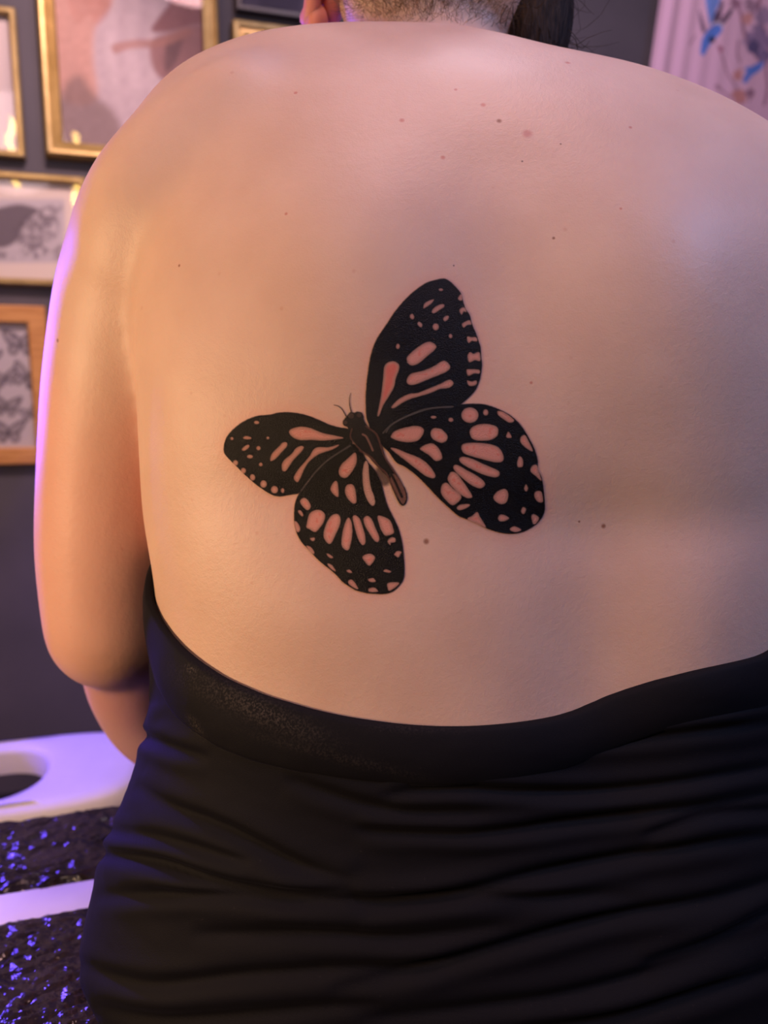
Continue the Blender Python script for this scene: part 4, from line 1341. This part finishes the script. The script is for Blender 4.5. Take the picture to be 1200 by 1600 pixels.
M['dress'] = dress_mat()
dress = new_mesh('dress', dv, df, M['dress'], None, True)
fix_normals(dress)
dpv = np.array(dv)
qx, qy, _ = project(dpv)
dust = np.zeros(len(dpv))
for (cx, cy, rx, ry, rot, a) in ((400, 1108, 90, 16, .42, .5), (335, 1072, 30, 12, .7, .25), (520, 1180, 130, 9, .25, .16), (300, 1046, 10, 4, .3, .8), (306, 1135, 6, 18, -.6, .5)):
    x = (qx - cx) * math.cos(rot) + (qy - cy) * math.sin(rot); y = -(qx - cx) * math.sin(rot) + (qy - cy) * math.cos(rot)
    dust = np.maximum(dust, a * np.exp(-(x / rx) ** 2 - (y / ry) ** 2))
dust = np.where(dpv[:, 1] < .6, dust, 0)
a_ = dress.data.attributes.new('dust', 'FLOAT', 'POINT'); a_.data.foreach_set('value', dust.astype(np.float32))
adopt(dress)
# turned-down double layer along the neckline
band_h = np.interp(thd, [-4.72, -3.4, -3.0, -2.6, -2.2, -1.9, -1.5, -1.0, -.5, 0, 1.5], [.035, .035, .040, .046, .040, .034, .030, .030, .036, .04, .035])
NB = 22
bt = np.linspace(0, 1, NB)
Zb = ztop[None] + .0006 - band_h[None] * bt[:, None]
offb = DOFF + .0018 + .0040 * np.sin(bt * math.pi)[:, None] ** .7 + .0016 * (fbm(np.tile(thd, (NB, 1)) * 7, Zb * 50, 3, 44) - .5)
pb = torso(np.tile(thd, (NB, 1)), Zb, offb)
inn = torso(np.tile(thd, (2, 1)), np.stack([ztop - band_h + .001, ztop + .001]), np.full((2, 1), DOFF - .002))
bvv, bff = loft_vf([list(map(tuple, inn[1]))] + [list(map(tuple, r)) for r in pb] + [list(map(tuple, inn[0]))], False)
band = new_mesh('neckline_band', bvv, bff, M['dress'], None, True)
fix_normals(band)
q = np.array(bvv); qx, qy, _ = project(q)
dust = np.zeros(len(q))
for (cx, cy, rx, ry, rot, a) in ((400, 1108, 100, 18, .42, .55), (335, 1072, 30, 14, .7, .3), (520, 1180, 130, 8, .25, .2), (298, 1046, 10, 5, .3, .9), (306, 1135, 6, 18, -.6, .5), (650, 1138, 80, 8, .02, .14)):
    x = (qx - cx) * math.cos(rot) + (qy - cy) * math.sin(rot); y = -(qx - cx) * math.sin(rot) + (qy - cy) * math.cos(rot)
    dust = np.maximum(dust, a * np.exp(-(x / rx) ** 2 - (y / ry) ** 2))
dust = np.where(q[:, 1] < .6, dust, 0)
a_ = band.data.attributes.new('dust', 'FLOAT', 'POINT'); a_.data.foreach_set('value', dust.astype(np.float32))
adopt(band, dress)


# ---- hair
def hair_mat(name, c0, c1):
    m, nt, b = mat(name, c0, .65, 0, .15)
    src, _ = noise_col(nt, b, c0, c1, 60, stretch=(6, 6, 1))
    bump(nt, b, src, 140, .5, .004)
    return m
M['hair'] = hair_mat('dark_brown_hair', (.014, .010, .010), (.045, .030, .024))
M['short_hair'] = hair_mat('light_brown_short_hair', (.11, .065, .035), (.20, .12, .065))
cap_rows = []
hp = []
# cap of hair over the crown and sides, ending above the nape
for i, a in enumerate(np.linspace(0.06, 1.0, 22)):
    ang = np.linspace(0, 2 * math.pi, 72, endpoint=False)
    pol = a * (math.pi * .5 + np.where(np.sin(ang) < 0, .18 + .97 * np.abs(np.sin(ang)) ** .7, .18 - .60 * np.abs(np.sin(ang))))
    th_ = .010 + .004 * np.sin(ang * 11 + a * 9)
    rr = np.array([.080, .104, .100])
    p = np.stack([np.sin(pol) * np.cos(ang), np.sin(pol) * np.sin(ang), np.cos(pol)], -1) * (rr + th_[:, None] * np.sqrt(max(0, 1.06 - a)))
    cap_rows.append([tuple(hd(q + np.array([0, -.012, .030]))) for q in p])
v, f = loft_vf(cap_rows, False)
f.append(tuple(range(71, -1, -1)))
hair = new_mesh('hair', v, f, M['hair'], None, True); fix_normals(hair); adopt(hair)


def strands(name, mat_, roots, nseg, rad, curl):
    V_, F_ = [], []
    for (p, d, ln) in roots:
        p = np.array(p, float); d = np.array(d, float); d /= np.linalg.norm(d)
        bend = rng.normal(0, curl, 3)
        pts = [p]
        for k in range(nseg):
            d = d + bend / nseg + rng.normal(0, curl * .12, 3); d /= np.linalg.norm(d)
            pts.append(pts[-1] + d * ln / nseg)
        pts = np.array(pts)
        k0 = len(V_)
        s1 = np.cross(d, [0, 1, .2]); s1 /= np.linalg.norm(s1) + 1e-9; s2 = np.cross(d, s1)
        for i, q in enumerate(pts):
            r = rad * (1 - .7 * i / nseg)
            for a in (0, 2.094, 4.189): V_.append(tuple(q + r * (math.cos(a) * s1 + math.sin(a) * s2)))
        for i in range(nseg):
            for j in range(3):
                a, b = k0 + i * 3 + j, k0 + i * 3 + (j + 1) % 3
                F_.append((a, b, b + 3, a + 3))
    o = new_mesh(name, V_, F_, mat_, None, True)
    return o

roots = []
for k in range(4200):
    px = rng.uniform(535, 800); py = rng.uniform(-120, 44)
    dens = 1 - sstep(-5, 48, py) * .75 * (1 - sstep(0, 60, abs(px - 560)) * .0)
    if rng.random() > dens: continue
    h = bvh.ray_cast(camv, Vector(ray(px, py)).normalized())
    if h[0] is None or h[0].y < .585: continue
    n = np.array(h[1]); side = (px - 650) / 200
    roots.append((np.array(h[0]) - n * .0005, n * .25 + np.array([side * .6 + rng.normal(0, .5), 0, .6 + rng.normal(0, .6)]), rng.uniform(.008, .026)))
st = strands('nape_hair', M['short_hair'], roots, 6, .00013, .7)
st['label'] = 'fine light brown hairs on the nape'; st['kind'] = 'stuff'
adopt(st, hair)
# loose dark lock on the right of the neck, with curls
lock = limb([(.112, .675, 1.39), (.120, .660, 1.34), (.122, .648, 1.30), (.120, .640, 1.262)], [.032, .031, .030, .022])
lo = new_mesh('hair_lock', *lock, M['hair'], None, True)
lv = np.array(lock[0])
adopt(lo, hair)
roots = []
for k in range(420):
    i = rng.integers(len(lv)); p = lv[i]
    roots.append((p, np.array([rng.normal(.1, .5), rng.normal(-.3, .4), rng.normal(-.8, .4)]), rng.uniform(.02, .05)))
for k in range(6):
    roots.append(((.095 + k * .004, .62, 1.30), (-.3, -.2, -1), .045))
cs = strands('curly_strand', M['hair'], roots, 9, .0004, 1.6)
cs['kind'] = 'stuff'
adopt(cs, hair)
